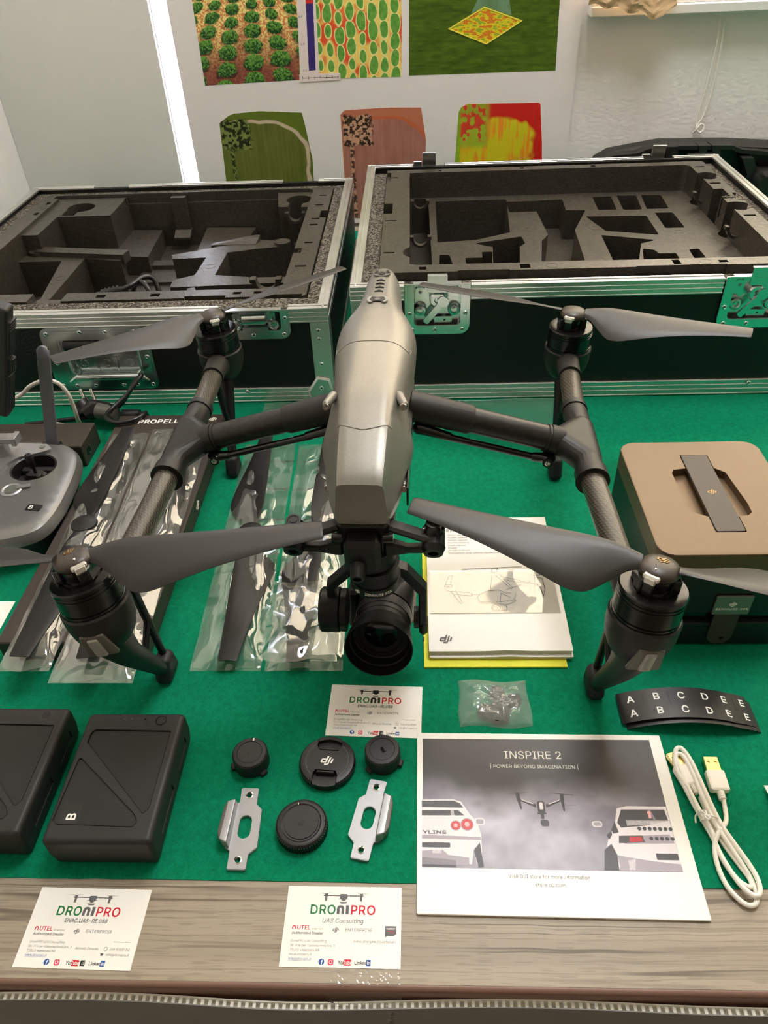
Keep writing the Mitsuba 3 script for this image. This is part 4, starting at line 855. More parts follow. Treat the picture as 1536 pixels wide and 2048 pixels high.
for g, m_ in ((P2((4, 64), (30, 63.6), (35, 66), (37.5, 69.5), (4, 69.5)), 'm_car_dark'), (P2((4, 72), (33, 71.5), (38, 76), (4, 76.5)), 'm_car_dark'), (P2((27, 70.5), (29.5, 70.5), (30, 76.5), (27.5, 76.5)), 'm_car_white'), (P2((4, 92.5), (49.5, 93.5), (50, 96), (4, 95.5)), 'm_car_shade'), (rrect(4, 26, 98.5, 102.5, 1), 'm_car_dark'),
              (P2((4, 105), (20, 104), (24, 108), (40, 110), (40, 116), (4, 115.5)), 'm_car_shade'), (P2((4, 110), (30, 112), (30, 117.5), (4, 117.5)), 'm_car_dark'), (P2((44, 104), (49, 98), (51, 117), (47, 117.5)), 'm_car_dark'), (rrect(12, 19, 103.5, 107, .6), 'm_car_white'), (rrect(46, 54, 78, 84, 2.5), 'm_car_white')):
    bk('car_detail', g, m_, .00200)
bk('car_detail', rrect(47, 53, 79, 83, 1.8), 'm_car_shade', .0021)
for x, y, r in ((30.8, 84.5, 4.2), (39.8, 83.5, 5.2)):
    bk('car_lamp', circ(x, y, r), 'm_car_shade', .00205); bk('car_lamp', circ(x, y, r * .88), 'm_lamp_red', .00212); bk('car_lamp', circ(x, y, r * .38), 'm_lamp_pale', .0022)
def btxt(name, s, h, x, y, a='c', mat='m_ink_white', z=.0021, **kw):
    return part(k, name, xf(text(s, h / 1000, x / 1000 - .105, .0758 - y / 1000, z, a, depth=.00008, **kw), B0), mat, False)
btxt('car_lettering', 'YLINE', 2.6, 4.5, 91.5, 'l', 'm_car_dark', .00212, bold=True, sx=1.75)
c2 = P2((143, 116), (146, 100), (149, 92), (156, 80), (160, 68), (168, 66), (199, 66), (199, 117.5))
bk('pictured_car', c2, 'm_car_white', .00190)
for g, m_ in ((P2((158, 80), (163, 69), (197, 68.5), (198, 78), (180, 82), (160, 84)), 'm_car_dark'), (P2((152, 86), (156, 79), (157.5, 88), (153, 89)), 'm_car_dark'), (P2((165, 78), (198.5, 77.5), (198.7, 80), (165, 82.5)), 'm_car_white'), (P2((158, 90.5), (178, 90), (196, 89), (198.6, 96), (160, 97)), 'm_car_shade'), (P2((141, 117.5), (144, 102), (150, 97), (153, 106), (152, 117.5)), 'm_car_dark'),
              (P2((153, 106), (178, 110), (198.9, 112), (199, 117.6), (153, 117.6)), 'm_car_shade'), (rrect(182, 198.5, 104, 109, .6), 'm_car_dark'), (rrect(138, 146, 79, 84, 2.2), 'm_car_white'), (P2((184, 69), (186, 69), (189, 78), (187, 78)), 'm_car_shade'), (P2((160, 110), (166, 108.5), (164, 117), (160, 117)), 'm_car_white')):
    bk('car_detail', g, m_, .00200)
bk('car_detail', rrect(139, 145, 80, 83, 1.5), 'm_car_shade', .0021)
bk('car_lamp', P2((157, 90.8), (175, 90.2), (176, 95.5), (156, 96.5)), 'm_car_dark', .00206); bk('car_lamp', P2((165, 91.4), (174, 91), (174.6, 95), (164, 95.6)), 'm_lamp_red', .00212)
for i in range(7): bk('car_grille', circ(174 + 4 * i, 84.6, 1.5), 'm_car_dark', .00212)
for i in range(5): bk('car_grille', circ(181.5 + 4 * i, 92.5, 1.5), 'm_car_dark', .00212)
bk('car_sticker', circ(184.5, 71.5, 1.6).union(sbox(183.4, 72, 185.6, 76)), 'm_lamp_pale', .00212); bk('car_sticker', P2((148, 90), (152, 87), (152, 90), (149, 94)), 'm_car_dark', .00212)
# the drone in the picture
DR_ = union_all([P2((82, 60), (96, 65.5), (96, 68.5), (84, 63)), P2((118, 60), (104, 65.5), (104, 68.5), (116, 63)), rrect(97, 103, 63, 72.5, 1.5), P2((80.5, 55.5), (83.5, 55.5), (84, 61), (84.5, 70), (83.4, 70), (81, 61)), P2((116.5, 56), (119.5, 56), (119, 61), (118.6, 71), (117.4, 71), (116.2, 61)),
                 sbox(96.5, 72.5, 103.5, 74), rrect(98.8, 101.4, 74, 78, .5), rrect(98, 104.5, 78.6, 84, 1.8), P2((86, 62), (96, 66), (96, 67), (88, 64.4)), P2((116, 62), (104, 66), (104, 67))])
bk('pictured_drone', DR_, 'm_car_dark', .00196); bk('pictured_drone', union_all([rrect(98.6, 101.6, 64, 70, 1), P2((84, 61), (94, 65), (94, 65.8), (85, 62.2)), P2((116, 61), (106, 65), (106, 65.8), (115, 62.2))]), 'm_car_white', .00206)
bk('pictured_blade', union_all([P2((73, 56.4), (82, 55.9), (92, 55.6), (82, 56.6)), P2((108, 55.6), (118, 56), (130, 57.2), (118, 56.8)), P2((118, 65.4), (128, 65.6), (128, 66.0))]), 'm_ink_grey', .00196)
btxt('title_print', 'INSPIRE 2', 7.0, 98, 24.5, sx=1.02); btxt('subtitle_print', '| POWER BEYOND IMAGINATION |', 3.1, 98, 33.5, sx=1.04)
btxt('foot_print', 'Visit DJI store for more information', 2.7, 99, 124.5, mat='m_ink_black', z=.0018, sx=.98); btxt('foot_print', 'store.dji.com', 2.7, 99, 130.5, mat='m_ink_black', z=.0018)

# ---------------------------------------------------------------- guides: yellow one below, two white ones on it
k = solo('yellow_booklet', 'yellow booklet at the bottom of the stack of guides', 'booklet', xf(bx(.0055, .1415, .4525, .640, .0001, .0022, .0002), np.eye(4)), 'm_yellow', False)
for i in range(4): part(k, 'side_mark', bx(.0050, .0062, .484 + .014 * i, .490 + .014 * i + .003 * (i % 2), .0008, .0023), 'm_ink_black', False)
def guide(z0, z1, y0, label, dx=0.0):
    t = thing('guide_booklet', label, 'booklet', 'white guides in a stack')
    part(t, 'page_block', bx(.0115 + dx, .1465 + dx, y0 + .0006, .6605, z0 + .0003, z1 - .0004), 'm_page_edge', False, 'pale page edges')
    x0, x1 = .0105 + dx, .1475 + dx
    def cov(u, v): return x0 + (x1 - x0) * u, y0 + (.6612 - y0) * v, z1 + .0010 * np.exp(-((u - .55) / .12) ** 2) * np.clip(1 - v * 9, 0, 1) + .0004 * u * (1 - v)
    part(t, 'cover', sheet(cov, 24, 24, .0004), 'm_paper', 40)
    return t
guide(.0023, .0058, .4610, 'white guide in the middle of the stack, on the yellow booklet', .0005)
k = guide(.0060, .0112, .4640, 'white guide with a drone drawing and a plastic window, on top of the stack')
zt = .0119
gp = lambda name, m, mat: part(k, name, m, mat, False)
gp('title_print', text('INSPIRE 2', .0085, .0225, .6478, zt, depth=.0001, sx=1.25), 'm_ink_grey')
gp('subtitle_print', text('Inspire 2/Inspire 2', .0052, .0228, .6375, zt, depth=.0001, sx=1.3), 'm_ink_light')
for i, s in enumerate(('Quick Guide', 'Guide rapide', 'Guida rapida', 'Kurzanleitung', 'Guia rapida', 'Guide', 'Guida di avvio', 'Disclaimer and Safety Guidelines')):
    gp('list_print', text(s, .0020, .034, .6300 - .0042 * i, zt, depth=.0001, sx=1.35), 'm_ink_light')
gp('logo_print', drone_mark(.0074, .0205, .4765, zt, 'l', .0001), 'm_ink_grey')
def ln(*p): return LineString(p)
LN = [ln((.048, .5755), (.112, .5790)), ln((.0283, .549), (.0335, .566), (.0372, .566), (.0345, .5525)), ln((.0283, .549), (.0360, .5495), (.0365, .5520), (.0290, .5520), (.0283, .549)), ln((.0290, .545), (.0350, .5420), (.0440, .5250), (.0460, .5260), (.0395, .5440)), ln((.035, .543), (.0560, .5400), (.0560, .5360), (.0370, .5385)),
      ln((.0560, .538), (.064, .538), (.072, .5430), (.084, .5440), (.092, .540), (.102, .540), (.098, .5300), (.080, .5270), (.064, .528), (.061, .534), (.064, .538)), ln((.064, .526), (.092, .5240), (.1, .5290), (.097, .534)), ln((.076, .5460), (.080, .577), (.086, .577), (.084, .5700), (.077, .571)), ln((.081, .569), (.097, .546), (.099, .547), (.087, .567)),
      ln((.088, .5640), (.108, .558), (.108, .5545), (.090, .560)), ln((.108, .557), (.124, .552)), ln((.092, .545), (.118, .556)), ln((.122, .549), (.124, .575), (.129, .575), (.129, .566), (.122, .565)), ln((.1235, .563), (.131, .561), (.132, .546), (.129, .535), (.128, .545), (.1245, .553)), ln((.084, .527), (.086, .5400), (.096, .5330))]
gp('drone_drawing', tm(ex(union_all([l.buffer(.00028) for l in LN] + [circ(.0790, .5190, .0044).difference(circ(.0790, .5190, .0039)), circ(.0785, .5190, .0026).difference(circ(.0785, .5190, .0022)), ln((.083, .523), (.090, .522), (.090, .517), (.083, .515)).buffer(.0003)]), zt, zt + .0001)), 'm_ink_grey')
def film_bump(p, n, uv): return fbm(p.x * 22, p.y * 22, 0, 2)
scene['m_film'] = {'type': 'bumpmap', 'bsdf': {'type': 'thindielectric', 'int_ior': 1.55}, 'tex': proc(film_bump, 5e-4), 'scale': .0007}
part(k, 'plastic_window', sheet(lambda u, v: (.0132 + .1300 * u, .5122 + .0608 * v, .0125 + .0005 * np.sin(u * 7) * np.sin(v * 4)), 24, 16), 'm_film', True, 'clear plastic window over the drawing')

# ---------------------------------------------------------------- batteries
def battery(dx, dy, a, label):
    mm = mv(dx, dy, 0) @ rz(a)
    t = thing('battery', label, 'battery', 'black drone batteries')
    top = .036
    bd = hull(rbox(-.0845, -.0002, .2622, .3772, .012, top, .0045, 20), rbox(-.083, -.0016, .2634, .3758, .0002, .016, .004, 16))
    X = lambda pts: Polygon([(x + .2004, y) for x, y in pts])
    r1 = X([(-.2772, .3475), (-.2768, .3572), (-.2735, .3602), (-.2085, .3590), (-.2085, .2905), (-.2128, .2845)]).buffer(-.002).buffer(.002)
    r2 = X([(-.2790, .3350), (-.2815, .2800), (-.2780, .2762), (-.2175, .2745), (-.2150, .2790), (-.2185, .2850)]).buffer(-.002).buffer(.002)
    bd = bd - ex(r1, top - .0016, 1) - ex(r2, top - .0016, 1) - bx(-.006, .01, .285, .35, .008, .0092) - bx(-.0012, .01, .28, .318, .0145, .023) - bx(-.0012, .01, .334, .362, .0145, .023)
    part(t, 'shell', xf(bd, mm), 'm_batt', 25)
    for g in (r1, r2): part(t, 'inset_panel', xf(ex(g.buffer(-.0010), top - .0017, top - .0009), mm), 'm_batt_panel', False)
    for x in (-.2517, -.2456, -.2395, -.2338): part(t, 'led', xf(ex(circ(x + .2004, .3702, .0009), top, top + .0002), mm), 'm_gloss_black', False)
    kb = part(t, 'power_button', xf(ex(circ(-.2198 + .2004, .3690, .0038), top - .0003, top + .0002), mm), 'm_batt_panel', 30); part(kb, 'ring', xf(ex(circ(-.2198 + .2004, .3690, .0048).difference(circ(-.2198 + .2004, .3690, .0041)), top - .0003, top + .0001), mm), 'm_gloss_black', 30)
    part(t, 'letter_sticker', xf(ex(rrect(-.0760, -.0612, .2776, .2942, .0015), top - .0009, top - .00075), mm), 'm_sticker', False)
    part(t, 'letter_print', xf(xf(text('B', .0070, 0, 0, 0, 'c', True, .0001), mv(-.0640, .2822, top - .0007) @ rz(90)), mm), 'm_print_white', False)
def batt_bump(p, n, uv): return noise(p.x * 2600, p.y * 2600, p.z * 2600)
PR('m_batt', s2l(36, 35, 34), 0.5, spec=0.4, bump=proc(batt_bump, 1e-4), bscale=.00004)
PR('m_batt_panel', s2l(33, 32, 31), 0.55, spec=0.35, bump=proc(batt_bump, 1e-4), bscale=.00006)
PR('m_sticker', s2l(30, 29, 28), 0.35, spec=0.5)
battery(-.2004, 0, 0, 'black battery with a B sticker, right one of the two at the table front')
battery(-.3054, .0055, -.4, 'black battery cut off by the left edge of the picture')

# ---------------------------------------------------------------- caps and mounting plates
PR('m_cap', s2l(28, 27, 26), 0.48, spec=0.4); PR('m_cap_edge', s2l(18, 17, 17), 0.4, spec=0.45)
def dust_cap(x, y, a, label, mark):
    mm = mv(x, y, 0) @ rz(a); t = thing('dust_cap', label, 'cap', 'small black camera mount caps')
    part(t, 'body', xf(uni(lathe([(0, .0006), (.0148, .0006), (.0152, .0020), (.0150, .0150), (.0138, .0163), (.0108, .0165), (.0105, .0160), (0, .0160)], 56)), mm), 'm_cap', 30)
    part(t, 'top_disc', xf(lathe([(0, .0155), (.0102, .0155), (.0100, .0163), (0, .0163)], 44), mm), 'm_cap_edge', 30)
    for q in (200, 318, 80): part(t, 'tab', xf(bx(.0145, .0178, -.0032, .0032, .0006, .0042, .0006), mm @ rz(q)), 'm_cap', 20)
    if mark: part(t, 'index_mark', xf(bx(.0010, .0022, .0112, .0136, .0163, .0167), mm), 'm_print_white', False); part(t, 'logo', xf(drone_mark(.0034, 0, -.001, .0163, 'c', .0002), mm), 'm_sticker', False)
    else: part(t, 'logo', xf(ex(union_all([rrect(-.001, .0012, -.0034, .002, .0004), circ(.0, .0, .0014), sbox(-.0006, -.0034, .0022, -.0026)]), .0163, .0167), mm), 'm_gloss_black', False)
dust_cap(-.1438, .3512, 0, 'small black mount cap with a white index mark, left of the lens cap', True)
dust_cap(-.0312, .3545, 25, 'small black mount cap at the lower edge of the middle business card', False)
# lens cap with two pinch grips
t = thing('pinch_cap', 'round black pinch lens cap with a white wordmark', 'lens cap')
mm = mv(-.0782, .3490, 0) @ rz(-4)
rr = uni(lathe([(0, .0006), (.0225, .0006), (.0240, .0016), (.0240, .0060), (.0226, .0078), (.0186, .0084), (0, .0084)], 72))
gu = P2((-.0105, .028), (-.0105, .0130), (-.0085, .0092), (.0085, .0092), (.0105, .0130), (.0105, .028))
gd = affinity.scale(gu, 1, -1, origin=(0, 0))
rr = rr - ex(gu, .0030, 1) - ex(gd, .0030, 1)
part(t, 'body', xf(rr, mm), 'm_cap_edge', 28)
for s in (1, -1):
    q = mm @ (np.eye(4) if s > 0 else rz(180))
    gripm = ex(gu.buffer(-.0005).intersection(circ(0, 0, .0236)), .0006, .0036)
    lip = hull(bx(-.0080, .0080, .0100, .0118, .0030, .0078, .0005), bx(-.0072, .0072, .0100, .0112, .0080, .0084, .0001)); rim = ex(circ(0, 0, .0238).difference(circ(0, 0, .0206)).intersection(gu.buffer(-.0006)), .003, .0072)
    part(t, 'pinch_grip', xf(uni(gripm, lip, rim), q), 'm_cap', 25)
part(t, 'ring_line', xf(ex(circ(0, 0, .0182).difference(circ(0, 0, .0179)).difference(gu.buffer(.001)).difference(gd.buffer(.001)), .0083, .0086), mm), 'm_grey_plastic', False)
part(t, 'logo', xf(drone_mark(.0064, 0, -.0026, .0084, 'c', .0002), mm), 'm_print_white', False)
# ribbed body cap
t = thing('body_cap', 'round black ribbed rear cap between the two metal brackets', 'cap')
mm = mv(-.0938, .2926, 0)
th_ = np.arange(240) * 2 * np.pi / 240; rad = .0203 + .00035 * np.where((np.arange(240) // 2) % 2 == 0, 1, -1)
part(t, 'body', xf(uni(ex(Polygon(np.stack([rad * np.cos(th_), rad * np.sin(th_)], 1)), .0006, .0085), lathe([(0, .0080), (.0200, .0080), (.0200, .0092), (.0188, .0104), (.0160, .0106), (.0150, .0100), (0, .0100)], 64)), mm), 'm_cap_edge', 28)
part(t, 'top_disc', xf(lathe([(0, .0099), (.0136, .0099), (.0134, .0108), (0, .0108)], 56), mm), 'm_cap', 28)
part(t, 'groove_ring', xf(ex(circ(0, 0, .0183, 20).difference(circ(0, 0, .0180, 20)), .0100, .0107), mm), 'm_gloss_black', False)
part(t, 'logo', xf(drone_mark(.0036, 0, -.0016, .0108, 'c', .0002), mm @ rz(14)), 'm_gloss_black', False); part(t, 'index_mark', xf(bx(-.0042, -.0036, .0150, .0164, .0103, .0108), mm), 'm_print_white', False)
PR('m_bracket', s2l(158, 158, 160), 0.40, metal=0.7)
def bracket(mm, flipx, label):
    t = thing('mounting_bracket', label, 'bracket', 'silver metal brackets')
    s = -1 if flipx else 1
    P = [(-.0075, .0335), (.0070, .0335), (.0075, .0195), (.0125, .0150), (.0140, -.0165), (.0080, -.0220), (.0080, -.0340), (-.0065, -.0340), (-.0070, -.0195), (-.0120, -.0165), (-.0110, .0195), (-.0065, .0205)]
    g = Polygon([(s * x, y) for x, y in P]).buffer(.0015).buffer(-.0030).buffer(.0015)
    g = g.difference(circ(s * .0003, .0268, .0022)).difference(circ(s * .0010, -.0268, .0022)).difference(affinity.translate(LineString([(s * .0012, .0045), (s * .0014, -.0045)]).buffer(.0050), 0, 0))
    part(t, 'plate', xf(uni(ex(g, .0002, .0030), ex(g.buffer(-.0004), .0030, .0034)), mm), 'm_bracket', 25)
    for x, y in ((.0003, .0268), (.0010, -.0268)): part(t, 'eyelet', xf(xf(lathe([(.0021, .0030), (.0032, .0030), (.0031, .0037), (.0023, .0039), (.0021, .0036)], 24), mv(s * x, y, 0)), mm), 'm_chrome', 30)
    gr = hull(*[M.sphere(.0010, 8).translate([s * x, y, z]) for x, y, z in ((-.0088, .0190, .002), (-.0088, -.0170, .002), (-.0128, .0170, .002), (-.0128, -.0145, .002), (-.0092, .0180, .0108), (-.0096, -.0160, .0108), (-.0140, .0165, .0108), (-.0145, -.0135, .0108))])
    part(t, 'grip', xf(gr, mm), 'm_bracket', 35)
    part(t, 'grip_cover', xf(hull(*[M.sphere(.0006, 8).translate([s * x, y, z]) for x, y, z in ((-.0141, .0172, .0112), (-.0148, -.0142, .0112), (-.0138, .0165, .0025), (-.0140, -.0138, .0025), (-.0162, .0120, .0105), (-.0172, -.0085, .0105), (-.0158, .0120, .0025), (-.0165, -.0085, .0025))]), mm), 'm_grey_plastic', 35, 'darker rounded outer side')
bracket(mv(-.1412, .2925, 0) @ rz(-1), False, 'silver slotted bracket with its grip on the left side')
bracket(mv(-.0402, .3006, 0) @ rz(-10), True, 'silver slotted bracket with its grip on the right side, beside the picture booklet')

# ---------------------------------------------------------------- white cable
PR('m_white_cable', s2l(236, 232, 222), 0.35, spec=0.5); PR('m_gold', s2l(236, 214, 150), 0.22, metal=1.0)
t = thing('usb_cable', 'white coiled charging cable tied with a white twist tie', 'cable')
r_ = .0019
pa = [(.2430, .3180, .0040), (.2425, .3120, .0030), (.2405, .3030, .0040), (.2360, .2950, .0085), (.2290, .2880, .0075), (.2240, .2790, .0050), (.2225, .2640, .0028), (.2255, .2490, .0024), (.2330, .2385, .0024), (.2400, .2375, .0026), (.2440, .2440, .0026), (.2440, .2550, .0026), (.2390, .2690, .0050), (.2320, .2860, .0075), (.2280, .3000, .0080), (.2255, .3200, .0080), (.2235, .3400, .0085), (.2205, .3530, .0090), (.2155, .3555, .0090), (.2125, .3490, .0080), (.2135, .3360, .0060), (.2180, .3150, .0045), (.2225, .2970, .0040), (.2250, .2850, .0045), (.2270, .2700, .0052), (.2330, .2520, .0050), (.2400, .2430, .0056),
      (.2450, .2440, .0066), (.2470, .2530, .0062), (.2450, .2640, .0060), (.2380, .2800, .0080), (.2330, .2930, .0090), (.2300, .3080, .0095), (.2275, .3300, .0095), (.2250, .3480, .0100), (.2205, .3600, .0100), (.2155, .3590, .0095), (.2140, .3500, .0080), (.2165, .3300, .0065), (.2205, .3080, .0060), (.2250, .2900, .0060), (.2260, .2780, .0030), (.2290, .2660, .0024), (.2350, .2540, .0024), (.2420, .2500, .0024), (.2430, .2560, .0024), (.2390, .2660, .0024), (.2330, .2800, .0030), (.2290, .2920, .0030), (.2270, .3080, .0030), (.2255, .3200, .0035)]
part(t, 'cord', tube(smooth_path(pa, 5), r_, 10), 'm_white_cable', 60)
def plug(mm):
    part(t, 'plug_housing', xf(exc(rrect(-.0078, .0078, -.0185, .0, .0022), .0005, .0078, .0018, True), mm), 'm_white_cable', 35)
    sh_ = uni(bx(-.0060, .0060, -.001, .0125, .0018, .0064, .0004)) - bx(-.0040, -.0018, .0060, .0082, .0055, .01) - bx(.0018, .0040, .0060, .0082, .0055, .01) - bx(-.0054, .0054, .004, .02, .0024, .0054)
    part(t, 'plug_metal', xf(sh_, mm), 'm_gold', False, 'gold-coloured metal plug')
    part(t, 'strain_relief', xf(uni(cyl((0, -.0180, .0040), (0, -.0255, .0036), .0032, .0024), *[cyl((0, -.0215 - .0022 * i, .0038), (0, -.0225 - .0022 * i, .0038), .0031) for i in range(2)]), mm), 'm_white_cable', 30)
plug(mv(.2430, .3425, 0) @ rz(-1)); plug(mv(.2170, .3470, 0.0006) @ rz(16))
tie = [(.2200, .3030, .0110), (.2230, .3000, .0125), (.2265, .2990, .0130), (.2305, .2985, .0110), (.2330, .2990, .0050), (.2315, .3010, .0020), (.2260, .3010, .0012), (.2205, .3000, .0030), (.2195, .2985, .0080), (.2215, .2970, .0115), (.2240, .2975, .0125), (.2225, .2990, .0130)]
part(t, 'twist_tie', cat(tube(smooth_path(tie, 6), .0008, 6), tube(smooth_path([(.2225, .2995, .0125), (.2195, .3035, .0120), (.2165, .3030, .0060), (.2160, .2985, .0030)], 6), .0007, 6), tube(smooth_path([(.2225, .2995, .0125), (.2230, .3045, .0110), (.2190, .3065, .0070)], 6), .0007, 6), tube(smooth_path([(.2205, .2990, .0125), (.2225, .2965, .0125), (.2245, .2985, .0130), (.2225, .3000, .0125), (.2205, .2990, .0125)], 6), .0009, 6)), 'm_white_plastic', 60)
def paper_wrinkle(u, v): return .2790 + .05 * u + .001 * np.sin(v * 5), .330 - .062 * v - .004 * u, .004 + .006 * u + .003 * meshkit.fbm(np.stack([u * 3, v * 5, u * 0], -1), 3) * (1 - v * .4)
PR('m_frosted', s2l(206, 210, 204), 0.35, spec=0.5, spec_trans=0.0)
solo('white_pouch', 'crumpled whitish pouch cut off by the right edge beside the white cable', 'pouch', sheet(paper_wrinkle, 30, 40, .0006), 'm_frosted', True)

# ---------------------------------------------------------------- sheet of letter stickers, arched
t = thing('sticker_sheet', 'curved black strip of stickers with white letters A to E', 'sticker sheet')
def arch(off, zo, ys=0.0):
    def f(u, v):
        x = .1790 + .114 * u + off; z = .0030 + .0135 * np.sin(np.pi * np.clip(u * 1.0, 0, 1)) ** .8 + zo
        y = .3885 + .0315 * v - .004 * u + ys - .001 * np.cos(u * 9) * (u > .8)
        return x, y, z
    return f
part(t, 'strip', sheet(arch(0, 0), 60, 8, .0004), 'm_sticker', 40)
part(t, 'strip', sheet(arch(.0035, -.0022, -.0040), 60, 8, .0004), 'm_sticker', 40)
f0 = arch(0, 0)
def on_arch(m, u, v):
    m = m.copy(); q = m.vertices.copy()
    uu = u + q[:, 0] / .114; vv = v + q[:, 1] / .0315
    x, y, z = f0(uu, vv); m.vertices = np.stack([x, y, z + q[:, 2] + .0001], 1); return m
for row, v in enumerate((.62, .16)):
    for s, u in (('A', .09), ('B', .275), ('C', .46), ('D', .64), ('E', .79), ('E', .94)):
        part(t, 'letter', on_arch(text(s, .0066, 0, 0, 0, 'c', True, .0001), u, v), 'm_print_white', False)
for u in (.185, .37, .55, .725, .875):
    part(t, 'cut_line', on_arch(tm(ex(union_all([rrect(-.0004, .0002, -.004, .010, .0001)]), 0, .0001)), u, .56), 'm_batt', False)

# small bag with screws
scene['m_bag'] = {'type': 'blendbsdf', 'weight': .05, 'a': {'type': 'thindielectric', 'int_ior': 1.65}, 'b': {'type': 'twosided', 'b': {'type': 'diffuse', 'reflectance': rgb(s2l(226, 230, 222))}}}
scene['m_bag_frosted'] = {'type': 'blendbsdf', 'weight': .22, 'a': {'type': 'thindielectric', 'int_ior': 1.45}, 'b': {'type': 'twosided', 'b': {'type': 'diffuse', 'reflectance': rgb(s2l(214, 218, 212))}}}
def sbag(u, v):
    e = np.clip(np.minimum(np.minimum(u, 1 - u), np.minimum(v, 1 - v)) * 5, 0, 1) ** .6
    w = meshkit.fbm(np.stack([u * 5, v * 5, 0 * u + 3], -1), 4)
    return .0366 + .0640 * u + .002 * np.sin(v * 6) * (u - .5), .3870 + .0500 * v + .0015 * np.sin(u * 7), .0004 + e * (.0075 + .006 * (w - .5))
t = thing('small_bag', 'small frosted plastic bag of dark rubber parts in front of the guides', 'plastic bag')
part(t, 'film', sheet(sbag, 60, 50), 'm_bag_frosted', True)
rng = random.Random(5)
WH = ('nearest the guides', 'at the left', 'in the middle', 'at the right', 'nearest the picture booklet')
for i, (x, y) in enumerate(((.072, .4225), (.060, .4020), (.0735, .4090), (.087, .4140), (.070, .3965))):
    a = rng.random() * 180; r_ = .0062 + .0015 * rng.random()
    solo('rubber_part', 'dark rubber part inside the small frosted bag, the one ' + WH[i], 'part', xf(uni(hull(M.cylinder(.0045, r_, r_ * .85, 18).translate([0, 0, .0008]), bx(-.010, .004, -.004, .004, .0008, .0042, .001)), cyl((-.011, 0, .003), (-.007, 0, .003), .0026, n=12)), mv(x, y, 0) @ rz(a)), 'm_hood', 30, group='dark rubber parts in the frosted bag')
# ---------------------------------------------------------------- lens case on the right
PR('m_lid', s2l(98, 78, 56), 0.42, spec=0.6, metal=0.35)
PR('m_case_dark', s2l(20, 22, 20), 0.4, spec=0.45); PR('m_strap', s2l(66, 58, 52), 0.5, spec=0.4); PR('m_leather', s2l(58, 60, 52), 0.7, spec=0.3); PR('m_plate', s2l(128, 130, 124), 0.35, metal=0.6)
t = thing('lens_case', 'square brown-topped black carrying case with a leather tab, on the right', 'case')
out = rrect(.2112, .3520, .4800, .6525, .016, 8)
rec = P2((.2530, .5985), (.2560, .6040), (.2690, .6060), (.2960, .6060), (.3050, .5985), (.3100, .5500), (.3095, .5370), (.3050, .5330), (.2930, .5310), (.2690, .5310), (.2550, .5385), (.2530, .5440)).buffer(.003).buffer(-.003)
slot = rrect(.2683, .2960, .5095, .6285, .002)
lid = exc(out, .0995, .1200, .0012) - ex(rec, .1120, 1) - ex(slot, .1165, 1)
part(t, 'lid', lid, 'm_lid', 25, 'brown sheened lid')
part(t, 'lid_side', uni(ex(out.buffer(-.0002), .0465, .0988), ex(out.buffer(-.0014), .0985, .1000)), 'm_case_dark', 25)
part(t, 'joint', ex(out.buffer(-.0055), .0310, .0470), 'm_gloss_black', 25)
part(t, 'base', exc(out, .0002, .0318, .003, True), 'm_case_dark', 25)
part(t, 'handle_strap', exc(rrect(.2690, .2952, .5102, .6278, .0022), .1175, .1206, .0006), 'm_strap', 25, 'dark flat carrying strap')
part(t, 'logo', xf(drone_mark(.0052, .2822, .5655, .1206, 'c', .0002), np.eye(4)), 'm_bronze', False)
vf = lambda m, y: xf(m, np.array([[1, 0, 0, 0], [0, 0, -1, y], [0, 1, 0, 0], [0, 0, 0, 1.0]]))
def wav(u, v): return .2770 + .0205 * u + .0015 * (1 - v) + .0006 * np.sin(v * 9), .4792 - .0030 * (1 - v) * v * 2 - .0006, .0060 + .042 * v
tg = rrect(.2755, .2985, .0055, .0475, .002).difference(circ(.2895, .0125, .0022)).intersection(union_all([sbox(.27, .016, .30, .05), circ(.2870, .0165, .0116)]))
part(t, 'leather_tab', vf(ex(tg, .0004, .0020), .4798), 'm_leather', 25, 'worn dark leather tab with a hole')
part(t, 'name_plate', vf(exc(rrect(.2722, .3055, .0462, .0700, .0012), .0004, .0022, .0005), .4798), 'm_plate', 25, 'metal name plate')
part(t, 'plate_print', vf(cat(drone_mark(.0042, .2885, .0585, .0022, 'c', .0002), text('ZENMUSE X5S', .0023, .2887, .0525, .0022, 'c', depth=.0002, sx=1.35)), .4798), 'm_print_white', False)

# ---------------------------------------------------------------- left side: long brown box, charger, controller, monitor
PR('m_brown_box', s2l(50, 42, 37), 0.45, spec=0.45); PR('m_charger', s2l(54, 47, 41), 0.5, spec=0.4)
bb = thing('propeller_box', 'long flat dark brown box with white lettering under the bagged propellers', 'box')
part(bb, 'lid', xf(bx(-.0725, .0725, -.2025, .2025, .006, .030, .0012), mv(-.3345, .6625, 0)), 'm_brown_box', 20)
part(bb, 'tray', xf(bx(-.0705, .0705, -.2000, .2000, .0002, .0075, .0008), mv(-.3345, .6625, 0)), 'm_brown_box', 20)
part(bb, 'lettering', text('PROPELLERS', .0090, -.3780, .8440, .030, depth=.0002, bold=True, sx=1.05), 'm_print_white', False)
part(bb, 'logo', xf(drone_mark(.0080, 0, 0, 0, 'c', .0002), np.array([[0, 0, 1, -.2620], [1, 0, 0, .6835], [0, 1, 0, .0140], [0, 0, 0, 1.0]])), 'm_print_white', False)
part(bb, 'logo', xf(drone_mark(.0070, 0, 0, 0, 'c', .0002), mv(-.2760, .8500, .030)), 'm_print_white', False)
ch_ = thing('charger', 'flat black charger behind the remote controller', 'charger')
part(ch_, 'body', bx(-.640, -.4365, .7885, .8460, .0002, .0320, .0012), 'm_charger', 20)
